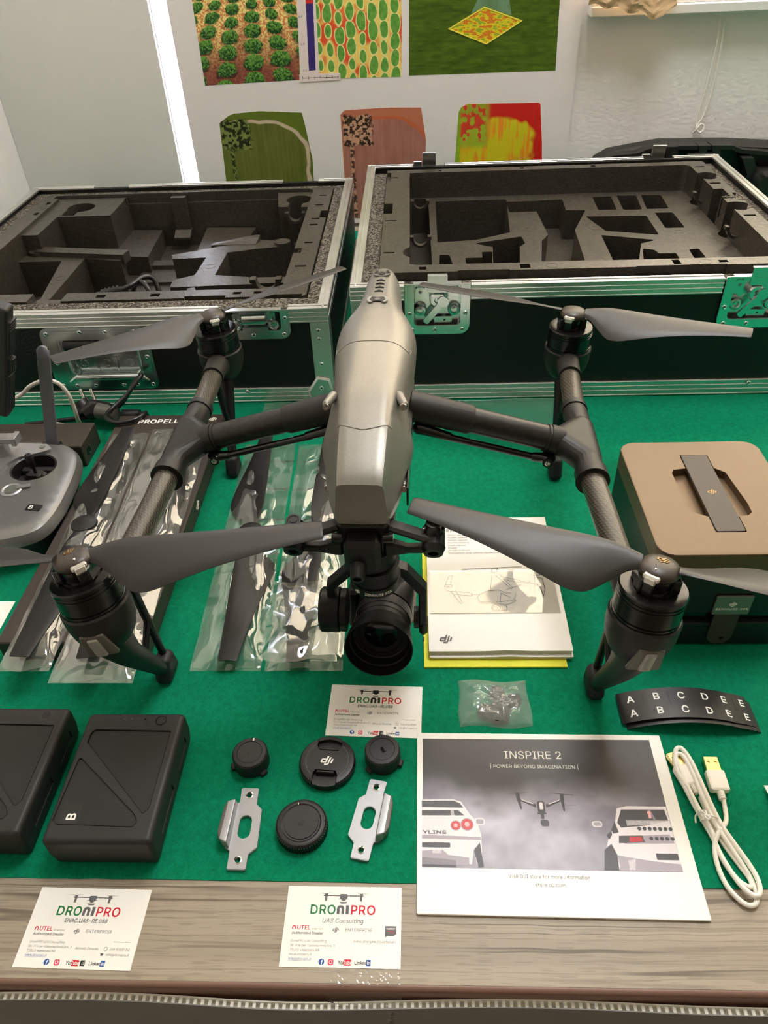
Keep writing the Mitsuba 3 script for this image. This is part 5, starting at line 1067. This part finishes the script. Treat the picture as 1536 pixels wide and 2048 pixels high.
part(ch_, 'socket', xf(lathe([(0, 0), (.0060, 0), (.0060, .0006), (.0045, .0008), (.0040, .0002), (0, .0002)], 20), frame((-.4366, .806, .014), (1, 0, 0), (0, 0, 1))), 'm_gloss_black', 30)
# remote controller
PR('m_rc', s2l(122, 122, 121), 0.34, metal=0.55, spec=0.5); PR('m_rc_side', s2l(40, 40, 40), 0.45, spec=0.4); PR('m_rc_dark', s2l(22, 22, 22), 0.4); PR('m_antenna', s2l(92, 94, 100), 0.45)
rc_ = thing('remote_controller', 'grey remote controller with a control stick and raised antenna, at the left edge', 'remote controller')
ol = Polygon(smooth_path([(-.560, .7800), (-.500, .7830), (-.460, .7800), (-.428, .7620), (-.412, .7260), (-.4060, .6700), (-.4070, .6280), (-.4180, .6020), (-.450, .5880), (-.500, .5840), (-.560, .5860), (-.640, .585), (-.700, .600), (-.715, .66), (-.700, .74), (-.650, .780), (-.560, .7800)], 6)[:-1])
def ring_(r, z0, z1): return ex(ol.buffer(-r), z0, z1)
rec_c = (-.4640, .7170)
topm = M.batch_hull([ring_(.0, .034, .0345), ring_(.001, .0405, .041), ring_(.004, .0460, .0463), ring_(.010, .0492, .0495), ring_(.022, .0508, .051), ring_(.045, .0516, .0518)])
topm = topm - cyl((*rec_c, .026), (*rec_c, .06), .0265, n=56)
part(rc_, 'top_shell', topm, 'm_rc', 30, 'satin grey top shell')
part(rc_, 'side_shell', M.batch_hull([ring_(.0035, .031, .0335), ring_(.008, .018, .0182), ring_(.014, .006, .0062), ring_(.022, .0, .0005)]), 'm_rc_side', 30)
part(rc_, 'side_button', xf(M.sphere(.010, 20).scale([.35, 1, .8]), mv(-.4110, .660, .020)), 'm_rc_dark', 40)
for i in range(2): part(rc_, 'vent', xf(bx(-.05, .05, -.001, .001, -.0012, .0012), mv(-.510, .5945 + .003 * i, .0165 - .005 * i)), 'm_rc_dark', False)
part(rc_, 'stick_well', xf(uni(lathe([(.0250, -.024), (.0270, -.024), (.0278, -.0005), (.0268, .0012), (.0252, .0)], 56), M.cylinder(.002, .0262, .0262, 48).translate([0, 0, -.0240])), mv(*rec_c, .0512)), 'm_rc_dark', 30)
part(rc_, 'stick_gimbal', cat(xf(bx(-.0175, .0175, -.013, .010, -.0235, -.015, .003), mv(*rec_c, .0512)), xf(hull(bx(-.0155, .0155, -.0060, .0050, -.017, -.010, .003), bx(-.009, .009, -.0060, .0050, -.010, -.008, .002)), mv(*rec_c, .0512)), xf(bx(-.022, .022, .008, .016, -.019, -.010, .001), mv(*rec_c, .0512)), xf(bx(.004, .009, -.010, -.002, -.012, -.006, .001), mv(*rec_c, .0512))), 'm_rc_side', 30)
part(rc_, 'control_stick', xf(uni(lathe([(0, -.012), (.0018, -.012), (.0018, .008), (.0036, .0085), (.0040, .011), (.0040, .018), (.0046, .0190), (.0046, .0245), (.0036, .0270), (.0020, .0275), (0, .0265)], 28)), mv(rec_c[0], rec_c[1], .0440) @ rx(2)), 'm_rc_dark', 30, 'black control stick')
part(rc_, 'power_switch', xf(uni(lathe([(0, -.001), (.0125, -.001), (.0125, .0012), (.0105, .0024), (.0085, .0012), (0, .0012)], 40), bx(.006, .0215, -.0018, .0036, .0005, .0040, .0008)), mv(-.4720, .6720, .0514) @ rz(15)), 'm_bracket', 30)
part(rc_, 'power_button', xf(lathe([(0, 0), (.0080, 0), (.0076, .0018), (0, .0020)], 32), mv(-.4720, .6720, .0520)), 'm_plate', 30)
part(rc_, 'letter_sticker', xf(ex(rrect(-.0085, .0085, -.0055, .0055, .0012), 0, .0003), mv(-.4330, .6400, .0514) @ ry(3) @ rx(-2) @ rz(-6)), 'm_sticker', False)
part(rc_, 'letter_print', xf(text('B', .0058, -.004, -.003, .0003, 'c', True, .0002), mv(-.4330, .6400, .0514) @ ry(3) @ rx(-2) @ rz(-6)), 'm_print_white', False)
an = hull(*[M.sphere(.0022, 10).translate([x, y, z]) for x, y, z in ((-.4690, .772, .046), (-.4570, .772, .046), (-.4490, .790, .160), (-.4375, .790, .160))], cyl((-.4432, .7915, .1660), (-.4432, .7960, .1660), .0072, n=20))
part(rc_, 'antenna', an, 'm_antenna', 30, 'flat grey antenna standing up')
part(rc_, 'antenna_hinge', cyl((-.474, .772, .046), (-.452, .772, .046), .0052, n=20), 'm_rc_side', 30)
part(rc_, 'bracket_plate', ex(P2((-.560, .7500), (-.500, .7640), (-.462, .7610), (-.452, .7500), (-.462, .7440), (-.488, .7330), (-.497, .7200), (-.503, .6950), (-.560, .690)).buffer(-.003).buffer(.003), .0512, .0555), 'm_bracket', 25, 'silver holder plate')
part(rc_, 'bracket_screw', xf(lathe([(0, 0), (.0035, 0), (.0032, .0010), (0, .0006)], 20), mv(-.4660, .7540, .0555)), 'm_plate', 30)
part(rc_, 'bracket_arm', uni(bx(-.560, -.486, .738, .752, .0715, .0790, .001), bx(-.4925, -.4860, .736, .754, .0690, .0805, .001), cyl((-.512, .742, .0555), (-.512, .742, .0720), .0105, n=30)), 'm_bracket', 25)
mo = thing('monitor', 'black tablet monitor standing on the controller holder, cut off by the left edge', 'monitor')
mat_m = mv(-.5590, .7560, .2000) @ ry(20)
part(mo, 'housing', xf(rbox(-.075, .0985, -.0100, .0100, -.0680, .0780, .0040, 14), mat_m), 'm_rc_side', 30)
part(mo, 'side_rail', xf(bx(.0900, .1005, -.0080, .0080, -.0600, -.008, .001), mat_m), 'm_rc_dark', 20)
part(mo, 'side_rail', xf(bx(.0900, .1005, -.0080, .0080, .018, .0620, .001), mat_m), 'm_rc_dark', 20)
part(mo, 'latch', xf(bx(.0960, .1030, -.0060, .0050, -.004, .014, .0008), mat_m), 'm_rc_dark', 20)
for i in range(4): part(mo, 'rib', xf(bx(.0975, .1016, -.008, .008, .0500 + .0035 * i, .0520 + .0035 * i, .0003), mat_m), 'm_rc_dark', False)
part(mo, 'foot', xf(bx(-.02, .0800, -.0090, .0090, -.0790, -.0680, .002), mat_m), 'm_rc_dark', 20)
PR('m_grey_cable', s2l(208, 202, 192), 0.4, spec=0.4)
solo('grey_cable', 'light grey cable arching behind the controller antenna', 'cable', tube(smooth_path([(-.560, .8500, .060), (-.531, .856, .0700), (-.512, .856, .0840), (-.490, .856, .0920), (-.474, .856, .0880), (-.466, .856, .0740), (-.4640, .857, .0550), (-.466, .860, .0320), (-.480, .880, .0040), (-.520, .890, .0032)], 8), .0028, 10), 'm_grey_cable', 60)
# power cord with plug
k = thing('coiled_cord', 'coiled black power cord with a two-pin plug in front of the left case', 'power cord')
part(k, 'cord', tube(smooth_path([(-.560, .888, .0034), (-.505, .8990, .0034), (-.470, .9020, .0060), (-.440, .8960, .0160), (-.4180, .9050, .0260), (-.4020, .9240, .0460), (-.3900, .9300, .0560), (-.3920, .9220, .0540), (-.4080, .9000, .0400), (-.4230, .8780, .0330), (-.4240, .8560, .0340), (-.4040, .8400, .0345), (-.3800, .8480, .0345), (-.3720, .8660, .0330), (-.3800, .8780, .0240), (-.3960, .8860, .0180)], 7), .0031, 10), 'm_cable', 60)
part(k, 'plug', uni(hull(M.cylinder(.020, .0115, .0115, 28).transform(frame((-.468, .8920, .0170), (.55, .25, .35))[:3]), M.sphere(.009, 14).translate([-.4380, .8960, .0230])), xf(M.cylinder(.016, .0145, .0145, 32), frame((-.470, .8980, .0160), (-.45, .35, .55)))), 'm_cable', 35)
for dx in (0, .0150): part(k, 'pin', cyl((-.4730 + dx, .9090, .0250), (-.4800 + dx, .9215, .0400), .0024, n=14), 'm_chrome', 30, 'bright metal pin')
part(k, 'cord_wrap', uni(cyl((-.4480, .8880, .0240), (-.4200, .8820, .0210), .0115, .0100, 28)), 'm_grey_plastic', 30, 'grey sleeve around the coil')
part(k, 'connector', uni(cyl((-.4150, .8900, .0150), (-.3900, .8880, .0150), .0085, .0085, 24), cyl((-.3900, .8880, .0150), (-.3780, .8860, .0150), .0060, .0042, 20)), 'm_cable', 30)

# ---------------------------------------------------------------- clear bags with folded propellers
def film(x0, x1, y0, y1, zb, h, seed, shift=0.0, fine=1.0, cell=.0075, under=None):
    """crinkled film: a coarse jittered net of creases, softened once"""
    nu, nv = max(6, int((x1 - x0) / cell) + 1), max(6, int((y1 - y0) / (cell * 2.0)) + 1)
    g = np.random.default_rng(int(seed * 10))
    u, v = np.meshgrid(np.linspace(0, 1, nu), np.linspace(0, 1, nv), indexing='ij')
    inner = np.zeros_like(u); inner[1:-1, 1:-1] = 1
    uj = u + inner * g.uniform(-.36, .36, u.shape) / nu; vj = v + inner * g.uniform(-.36, .36, u.shape) / nv
    e = np.clip(np.minimum(np.minimum(u, 1 - u) * 4.0, np.minimum(v, 1 - v) * 14), 0, 1) ** .6
    big = meshkit.fbm(np.stack([u * 2.2 + seed, v * 5, 0 * u + seed], -1), 3)
    crease = meshkit.noise(np.stack([u * 3 + v * 6 + seed, v * 3 - u * 2, 0 * u + seed], -1))
    z = zb + .0005 + e * (h * (.45 + .6 * big) + fine * (.0034 * (crease - .5) + g.normal(0, .00110, u.shape)))
    x = x0 + (x1 - x0) * uj + shift * (vj - .5) + (.0012 * np.sin(vj * 23 + seed) + .0006 * np.sin(vj * 71)) * (uj - .5) * 2
    y = y0 + (y1 - y0) * vj + .0022 * np.sin(uj * 8 + seed) + .0008 * np.sin(uj * 31 + seed)
    q = 4
    def up(a):      # finer net, the folds rounded a little, the outline kept
        b = a
        for ax in (0, 1):
            n = b.shape[ax]; t_ = np.linspace(0, n - 1, (n - 1) * q + 1); i0 = np.minimum(t_.astype(int), n - 2); f_ = t_ - i0
            f_ = f_[:, None] if ax == 0 else f_[None, :]
            b = np.take(b, i0, ax) * (1 - f_) + np.take(b, i0 + 1, ax) * f_
        return gaussian_filter1d(gaussian_filter1d(b, 1.1, 0, mode='nearest'), 1.1, 1, mode='nearest')
    skew = g.uniform(-.5, .5, z.shape) * .0010 * e
    X, Y, Z = up(x), up(y), up(z) + np.abs(up(skew))
    nu, nv = X.shape
    i, k = np.meshgrid(np.arange(nu - 1), np.arange(nv - 1), indexing='ij')
    a = (i * nv + k).ravel(); b, c, d = a + nv, a + nv + 1, a + 1
    return trimesh.Trimesh(np.stack([X, Y, Z], -1).reshape(-1, 3), np.vstack([np.stack([a, b, c], 1), np.stack([a, c, d], 1)]), process=False)
def bagged_propeller(bag_label, prop_label, x0, x1, y0, y1, zb, seed, ang, ch=1, shift=0.0, group='clear bags with a propeller each'):
    t = thing('plastic_bag', bag_label, 'plastic bag', group)
    part(t, 'film', film(x0, x1, y0, y1, zb, .015, seed, shift=shift), 'm_bag', True)
    part(t, 'film', sheet(lambda u, v: (x0 + (x1 - x0) * u + shift * (v - .5), y0 + (y1 - y0) * v, zb + .0006 + .0008 * np.sin(v * 40)), 4, 40), 'm_bag', True)
    p = thing('bagged_propeller', prop_label, 'propeller', 'dark propellers inside the clear bags')
    c = np.array([(x0 + x1) / 2, (y0 + y1) / 2, zb + .0095])
    part(p, 'hub', xf(lathe([(0, -.0075), (.0130, -.0075), (.0150, -.001), (.0140, .004), (.0080, .0062), (0, .0066)], 32), mv(*c)), 'm_matte_black', 35)
    for q in (0, 180): part(p, 'blade', xf(xf(blade(ch), sc(1, 1, .55)), mv(*c) @ rz(ang + q + 0)), 'm_black', 40)
bagged_propeller('clear bag with a dark propeller lying on the cloth left of the camera', 'dark propeller in the bag left of the camera', -.2260, -.157, .449, .832, .0003, 1.3, 92.0, shift=-.010)
bagged_propeller('clear bag with a propeller lying on the cloth, its end under a folded film', 'dark propeller in the bag behind the camera', -.1530, -.0775, .449, .830, .0003, 4.1, 90.5, -1, shift=-.010)
bagged_propeller('clear bag with a propeller on the left half of the long brown box', 'dark propeller in the left bag on the box', -.3960, -.3470, .4255, .8180, .0304, 7.7, 90.5, 1, shift=-.012)
bagged_propeller('clear bag with a propeller on the right half of the long brown box', 'dark propeller in the right bag on the box', -.3440, -.2655, .4120, .8280, .0304, 9.2, 91.0, -1, shift=-.014)
k = thing('plastic_sleeve', 'empty clear film folded over the end of the bag behind the camera', 'plastic sleeve')
part(k, 'film', film(-.1530, -.0768, .4470, .5560, .0155, .0050, 2.2, fine=.8, cell=.009), 'm_bag', True)
k = thing('clear_sleeve', 'large empty clear bag lying flat behind the drone in front of the cases', 'plastic bag')
part(k, 'film', film(-.2230, .2030, .8620, .9400, .0004, .0040, 6.1, fine=.6, cell=.013), 'm_bag', True)
# ---------------------------------------------------------------- poster on the back wall
PR('m_poster', s2l(226, 222, 220), 0.4, spec=0.35)
pz, py = 1.0, 1.694
po = thing('poster', 'large white poster with crop maps on the back wall behind the cases', 'poster')
def psheet(u, v): return -.464 + .787 * u, py - .0012 * np.sin(u * 5) * (1 - v) - .0004, .004 + (pz - .004) * v
part(po, 'sheet', cat(bx(-.464, .323, py, py + .0015, .004, pz)), 'm_poster', False)
def pic(name, pts, fn, mat, y=py - .0006):
    PR(mat, proc(fn), 0.4, spec=0.35)
    m = ex(Polygon(pts), 0, .0004)
    part(po, name, xf(m, np.array([[1, 0, 0, 0], [0, 0, -1, y + .0004], [0, 1, 0, 0], [0, 0, 0, 1.0]])), mat, False)
def crops(p, n, uv):
    # rows of bushes seen in perspective, running to a point above
    x, z = p.x + .285, .60 - p.z
    a = x / z
    d = dr.log(z) * -9.5
    row = a * 5.2 + .10 * (fbm(p.x * 60, p.z * 60, 1, 2) - .5); ri = dr.floor(row); fx = row - ri - .5
    dep = d + cell_rand(ri, 3, 1) * 2; di = dr.floor(dep); fy = dep - di - .5
    wob = fbm(p.x * 260, p.z * 260, 4, 3) - .5
    rr = dr.sqrt(fx * fx * 2.6 + fy * fy * 1.5) + .22 * wob + .12 * (cell_rand(ri, di, 2) - .5)
    plant = smoothstep(.60, .54, rr)
    t_ = fbm(p.x * 420, p.z * 420, 0, 3)
    g = mix(s2l(20, 62, 26), s2l(104, 160, 66), smoothstep(.30, .72, t_ * .7 + .5 * (.25 + fy * .6)))
    shadow = smoothstep(.62, .52, dr.sqrt(fx * fx * 2.4 + (fy + .22) * (fy + .22) * 1.6) + .2 * wob)
    far = smoothstep(.30, .40, p.z + .05 * (fbm(p.x * 40, p.z * 40, 2, 2) - .5))
    soil = mix(mix(s2l(92, 44, 36), s2l(160, 92, 74), t_), mix(s2l(206, 130, 76), s2l(240, 222, 140), smoothstep(.35, .65, t_)), far)
    return mix(mix(soil, s2l(44, 34, 26), shadow * .8 * (1 - far * .5)), g, plant)
pic('crop_picture', [(-.4165, .2849), (-.2245, .2890), (-.2105, .4600), (-.4140, .4600)], crops, 'm_pic_crops')
def ndvi(p, n, uv):
    x = p.x * 47 + .12 * (noise(p.z * 60, p.x * 30) - .5); xi = dr.floor(x); fx = x - xi - .5
    z = p.z * 34 + cell_rand(xi, 1, 5) * 3 + .2 * (noise(p.x * 70, p.z * 70, 3) - .5); zi = dr.floor(z); fz = z - zi - .5
    size = .30 + .20 * cell_rand(xi, zi, 7)
    d = dr.sqrt(fx * fx * 1.25 + fz * fz * .75) - size
    hot = smoothstep(.46, .66, fbm(p.x * 38, p.z * 30, 6, 3))
    base = mix(s2l(236, 206, 104), s2l(222, 84, 48), hot)
    halo = mix(base, s2l(232, 224, 150), smoothstep(.12, .02, d))
    gr = mix(s2l(72, 140, 48), s2l(118, 172, 76), fbm(p.x * 200, p.z * 200, 1, 2))
    return mix(halo, gr, smoothstep(.01, -.04, d))
pic('index_picture', [(-.2245, .2894), (-.0207, .2882), (-.0162, .4600), (-.2100, .4600)], ndvi, 'm_pic_index', py - .0008)
PR('m_scale_paper', s2l(222, 210, 205), 0.5); PR('m_scale_blue', s2l(50, 36, 110), 0.5); PR('m_scale_red', s2l(206, 40, 36), 0.5)
vfl = lambda m, y: xf(m, np.array([[1, 0, 0, 0], [0, 0, -1, y], [0, 1, 0, 0], [0, 0, 0, 1.0]]))
part(po, 'scale_strip', vfl(ex(P2((-.2225, .297), (-.1835, .298), (-.1790, .460), (-.2135, .460)), 0, .0004), py - .0008), 'm_scale_paper', False)
part(po, 'scale_bar', vfl(ex(P2((-.2042, .3046), (-.1906, .3052), (-.1850, .4150), (-.1990, .4150)), 0, .0004), py - .0012), 'm_scale_blue', False); part(po, 'scale_bar', vfl(ex(P2((-.1990, .4150), (-.1850, .4150), (-.1835, .460), (-.1970, .460)), 0, .0004), py - .0012), 'm_scale_red', False)
part(po, 'ruler', vfl(ex(P2((-.2245, .2850), (-.1420, .2866), (-.1425, .2985), (-.2245, .2985)), 0, .0004), py - .0013), 'm_scale_paper', False)
part(po, 'ruler_mark', vfl(ex(union_all([sbox(-.2180, .2915, -.1470, .2923)] + [sbox(-.2180 + .0118 * i, .2890, -.2172 + .0118 * i, .2948) for i in range(7)]), 0, .0003), py - .0017), 'm_ink_black', False)
part(po, 'scale_print', vfl(cat(text('-0.5', .0035, -.2190, .3030, 0, depth=.0003), text('-0.5', .0035, -.2185, .348, 0, depth=.0003), text('0.0', .0035, -.2150, .393, 0, depth=.0003)), py - .0013), 'm_ink_grey', False)
def field(p, n, uv):
    t_ = fbm(p.x * 60, p.z * 190, 1, 4); s_ = noise(p.x * 30 + p.z * 90, p.z * 420, 2)
    return mix(s2l(36, 66, 14), s2l(92, 118, 32), t_ * .75 + s_ * .25)
pic('field_picture', [(-.0057, .2895), (.2829, .2889), (.2760, .4600), (-.0030, .4600)], field, 'm_pic_field')
def patch(p, n, uv):
    t_ = fbm(p.x * 120 + p.z * 60, p.z * 300, 2, 3)
    return mix(mix(s2l(222, 206, 40), s2l(214, 124, 40), smoothstep(.5, .62, t_)), s2l(148, 172, 50), smoothstep(.42, .3, t_))
pic('mapped_patch', [(.0695, .3654), (.1446, .3374), (.2121, .3743), (.1378, .3990)], patch, 'm_pic_patch', py - .0012)
PR('m_patch_edge', s2l(226, 220, 80), .5)
pe = P2((.0695, .3654), (.1446, .3374), (.2121, .3743), (.1378, .3990)); part(po, 'patch_edge', vfl(ex(pe.difference(pe.buffer(-.0022)), 0, .0003), py - .0016), 'm_patch_edge', False)
def beam(p, n, uv): return mix(s2l(92, 124, 82), s2l(116, 152, 120), fbm(p.x * 150, p.z * 40, 2, 2))
pic('scan_beam', [(.1130, .3880), (.1378, .3990), (.1900, .3830), (.1720, .4600), (.1500, .4600)], beam, 'm_pic_beam', py - .0010)
def parcel(cx, cz, base1, base2, tree, track, style):
    def f(p, n, uv):
        x, z = (p.x - cx) / .19, (p.z - cz) / .135       # 0..1 from its left bottom
        t_ = fbm(p.x * 50, p.z * 30, style, 4); st = noise(p.x * 420, p.z * 14, style)
        c = mix(base1, base2, t_ * .6 + st * .4)
        # rounded track that turns the upper right corner
        dx, dz = dr.maximum(x - .52, 0), dr.maximum(z - .42, 0)
        rad = dr.sqrt(dx * dx + dz * dz)
        on = dr.select(z > .42, rad - .45, x - .97) + .03 * (noise(p.x * 60, p.z * 60) - .5)
        c = mix(c, track[1], smoothstep(-.03, .02, on)); c = mix(c, track[0], smoothstep(.030, .014, dr.abs(on)))
        wood = smoothstep(.06, .02, dr.maximum(dr.abs(x - .19) - .13, dr.abs(z - .70) - .17) + .05 * (noise(p.x * 150, p.z * 150) - .5))
        line = smoothstep(.03, .01, dr.abs(x - .13) + .02 * (noise(p.x * 200, p.z * 200) - .5)) * smoothstep(.62, .5, z)
        spk = smoothstep(.42, .6, fbm(p.x * 220, p.z * 220, 9, 3))
        c = mix(c, mix(tree[0], tree[1], spk), dr.maximum(wood, line * .9))
        return mix(c, track[1], smoothstep(.05, .03, x))
    return f
F1 = [(-.4, .2156), (-.3780, .2290), (-.3657, .2323), (-.3132, .2353), (-.2268, .2299), (-.2216, .2007), (-.2131, .1371), (-.2160, .0600), (-.4010, .0600), (-.4053, .1)]
pic('parcel_picture', F1, parcel(-.407, .098, s2l(78, 90, 34), s2l(112, 118, 54), (s2l(30, 40, 16), s2l(120, 132, 70)), (s2l(196, 178, 152), s2l(92, 110, 36)), 1.0), 'm_pic_parcel')
F2 = [(-.1475, .2200), (-.1477, .2237), (-.1379, .2318), (-.0454, .2335), (.0179, .2315), (.0281, .1692), (.0259, .1201), (.0259, .0150), (-.1310, .0150), (-.1475, .0946)]
pic('parcel_picture', F2, parcel(-.152, .098, s2l(150, 96, 84), s2l(178, 124, 110), (s2l(52, 40, 30), s2l(196, 150, 124)), (s2l(190, 100, 66), s2l(184, 112, 84)), 2.0), 'm_pic_parcel_red')
def heat(p, n, uv):
    x, z = (p.x - .090) / .183, (p.z - .12) / .113
    t_ = fbm(p.x * 60, p.z * 26, 3, 4); st = noise(p.x * 340, p.z * 10, 1)
    c = mix(s2l(206, 196, 34), s2l(232, 140, 40), smoothstep(.45, .7, t_ * .6 + st * .4))
    dx, dz = dr.maximum(x - .55, 0), dr.maximum(z - .40, 0); rad = dr.select(z > .4, dr.sqrt(dx * dx + dz * dz * .8) - .34, x - .88) + .06 * (noise(p.x * 90, p.z * 90) - .5)
    c = mix(c, s2l(200, 38, 30), smoothstep(-.04, .02, rad))
    w = smoothstep(.46, .6, fbm(p.x * 130, p.z * 130, 8, 3)) * smoothstep(.36, .3, x) * smoothstep(.35, .45, z)
    c = mix(c, s2l(140, 176, 50), smoothstep(.40, .32, x) * smoothstep(.25, .35, z) * .8)
    c = mix(c, s2l(204, 64, 44), w)
    return mix(c, s2l(132, 170, 40), smoothstep(.07, .03, x))
pic('parcel_picture', [(.0896, .1302), (.0945, .2218), (.1000, .2300), (.1124, .235), (.2560, .2330), (.2591, .2304), (.2690, .1600), (.2725, .1248), (.2735, .100), (.0880, .100)], heat, 'm_pic_heat')
# bare door panel left of the slit and kraft paper, cord
PR('m_door', s2l(212, 213, 208), 0.55, spec=0.35)
solo('wall_panel', 'plain pale panel standing against the wall left of the bright gap', 'panel', bx(-.8398, -.4985, 1.6860, 1.6995, .004, 1.70, .001), 'm_door', False)
def kraft(p, n, uv): return mix(s2l(178, 146, 108), s2l(214, 184, 146), fbm(p.x * 60, p.z * 60, p.y * 60, 4))
PR('m_kraft', proc(kraft), 0.8, spec=0.2)
def crumple(u, v):
    w = meshkit.fbm(np.stack([u * 5, v * 5, 0 * u + 2], -1), 4); w2 = 1 - np.abs(2 * meshkit.fbm(np.stack([u * 4 + v * 3, v * 6, 0 * u], -1), 3) - 1)
    low = .3990 - .022 * np.clip((u - .1) / .65, 0, 1) ** 1.2 + .020 * np.clip((u - .86) / .14, 0, 1) + .003 * np.sin(u * 23)
    return .322 + .158 * u, 1.650 - .012 * w - .006 * w2 + .004 * v, low + (.50 - low) * v
solo('kraft_paper', 'crumpled brown kraft paper hanging over the white sill', 'paper', sheet(crumple, 60, 40), 'm_kraft', 12)
PR('m_string', s2l(226, 222, 214), 0.8)
def twist(path, r=.0011):
    p = smooth_path(path, 14); a = np.arange(len(p)) * .95
    o = np.stack([np.cos(a), np.sin(a) * .6, np.sin(a) * 0], 1) * r * .75
    return cat(tube(p + o, r, 7), tube(p - o, r, 7))
k = thing('cord', 'knotted white string hanging from the sill in front of the wall', 'string')
part(k, 'strand', cat(twist([(.579, 1.690, .60), (.5790, 1.690, .395), (.5845, 1.690, .347), (.5845, 1.690, .298), (.5820, 1.690, .246), (.5795, 1.690, .215), (.5780, 1.690, .186), (.5790, 1.688, .180)]), twist([(.592, 1.691, .36), (.5955, 1.691, .30), (.5955, 1.691, .24), (.5890, 1.690, .200), (.5810, 1.689, .184)])), 'm_string', 60)
part(k, 'knot', cat(tube(smooth_path([(.5800, 1.688, .186), (.5790, 1.685, .178), (.5860, 1.684, .170), (.5930, 1.686, .174), (.5930, 1.688, .182), (.5860, 1.686, .185), (.5800, 1.684, .178), (.5750, 1.688, .169)], 6), .0019, 8)), 'm_string', 60)
# black hard case leaning behind the right case
hc_ = thing('hard_case', 'black plastic hard case standing behind the right flight case', 'hard case')
vf2 = lambda m: xf(m, np.array([[1, 0, 0, 0], [0, 0, -1, 1.640], [0, 1, 0, 0], [0, 0, 0, 1.0]]))
prof = P2((.352, .0004), (.352, .120), (.368, .145), (.392, .158), (.440, .161), (.458, .168), (.490, .1725), (.620, .1700), (.640, .162), (.720, .154), (.900, .150), (.920, .0004))
part(hc_, 'shell', vf2(hull(ex(prof.buffer(-.006), -.01, .040), ex(prof, .0, .030))), 'm_black', 30)
part(hc_, 'rim', vf2(ex(prof.difference(prof.buffer(-.007)).difference(sbox(.3, -.1, 1, .02)), .028, .060)), 'm_matte_black', 30)
part(hc_, 'lid', vf2(hull(ex(rrect(.665, .905, .006, .128, .018), .04, .085), ex(rrect(.675, .895, .012, .120, .016), .04, .092))), 'm_matte_black', 35)
for x0_, x1_ in ((.496, .520), (.560, .575), (.585, .600)): part(hc_, 'rib', vf2(ex(P2((x0_, .148), (x1_, .148), (x1_ - .006, .172), (x0_ - .006, .172)), .03, .064)), 'm_matte_black', 20)
part(hc_, 'hinge', vf2(bx(.535, .592, .1500, .1585, .055, .066, .001)), 'm_matte_black', 20)
part(hc_, 'gusset', vf2(ex(P2((.638, .150), (.660, .150), (.672, .128), (.672, .06), (.655, .06), (.655, .12)), .03, .075)), 'm_matte_black', 20)
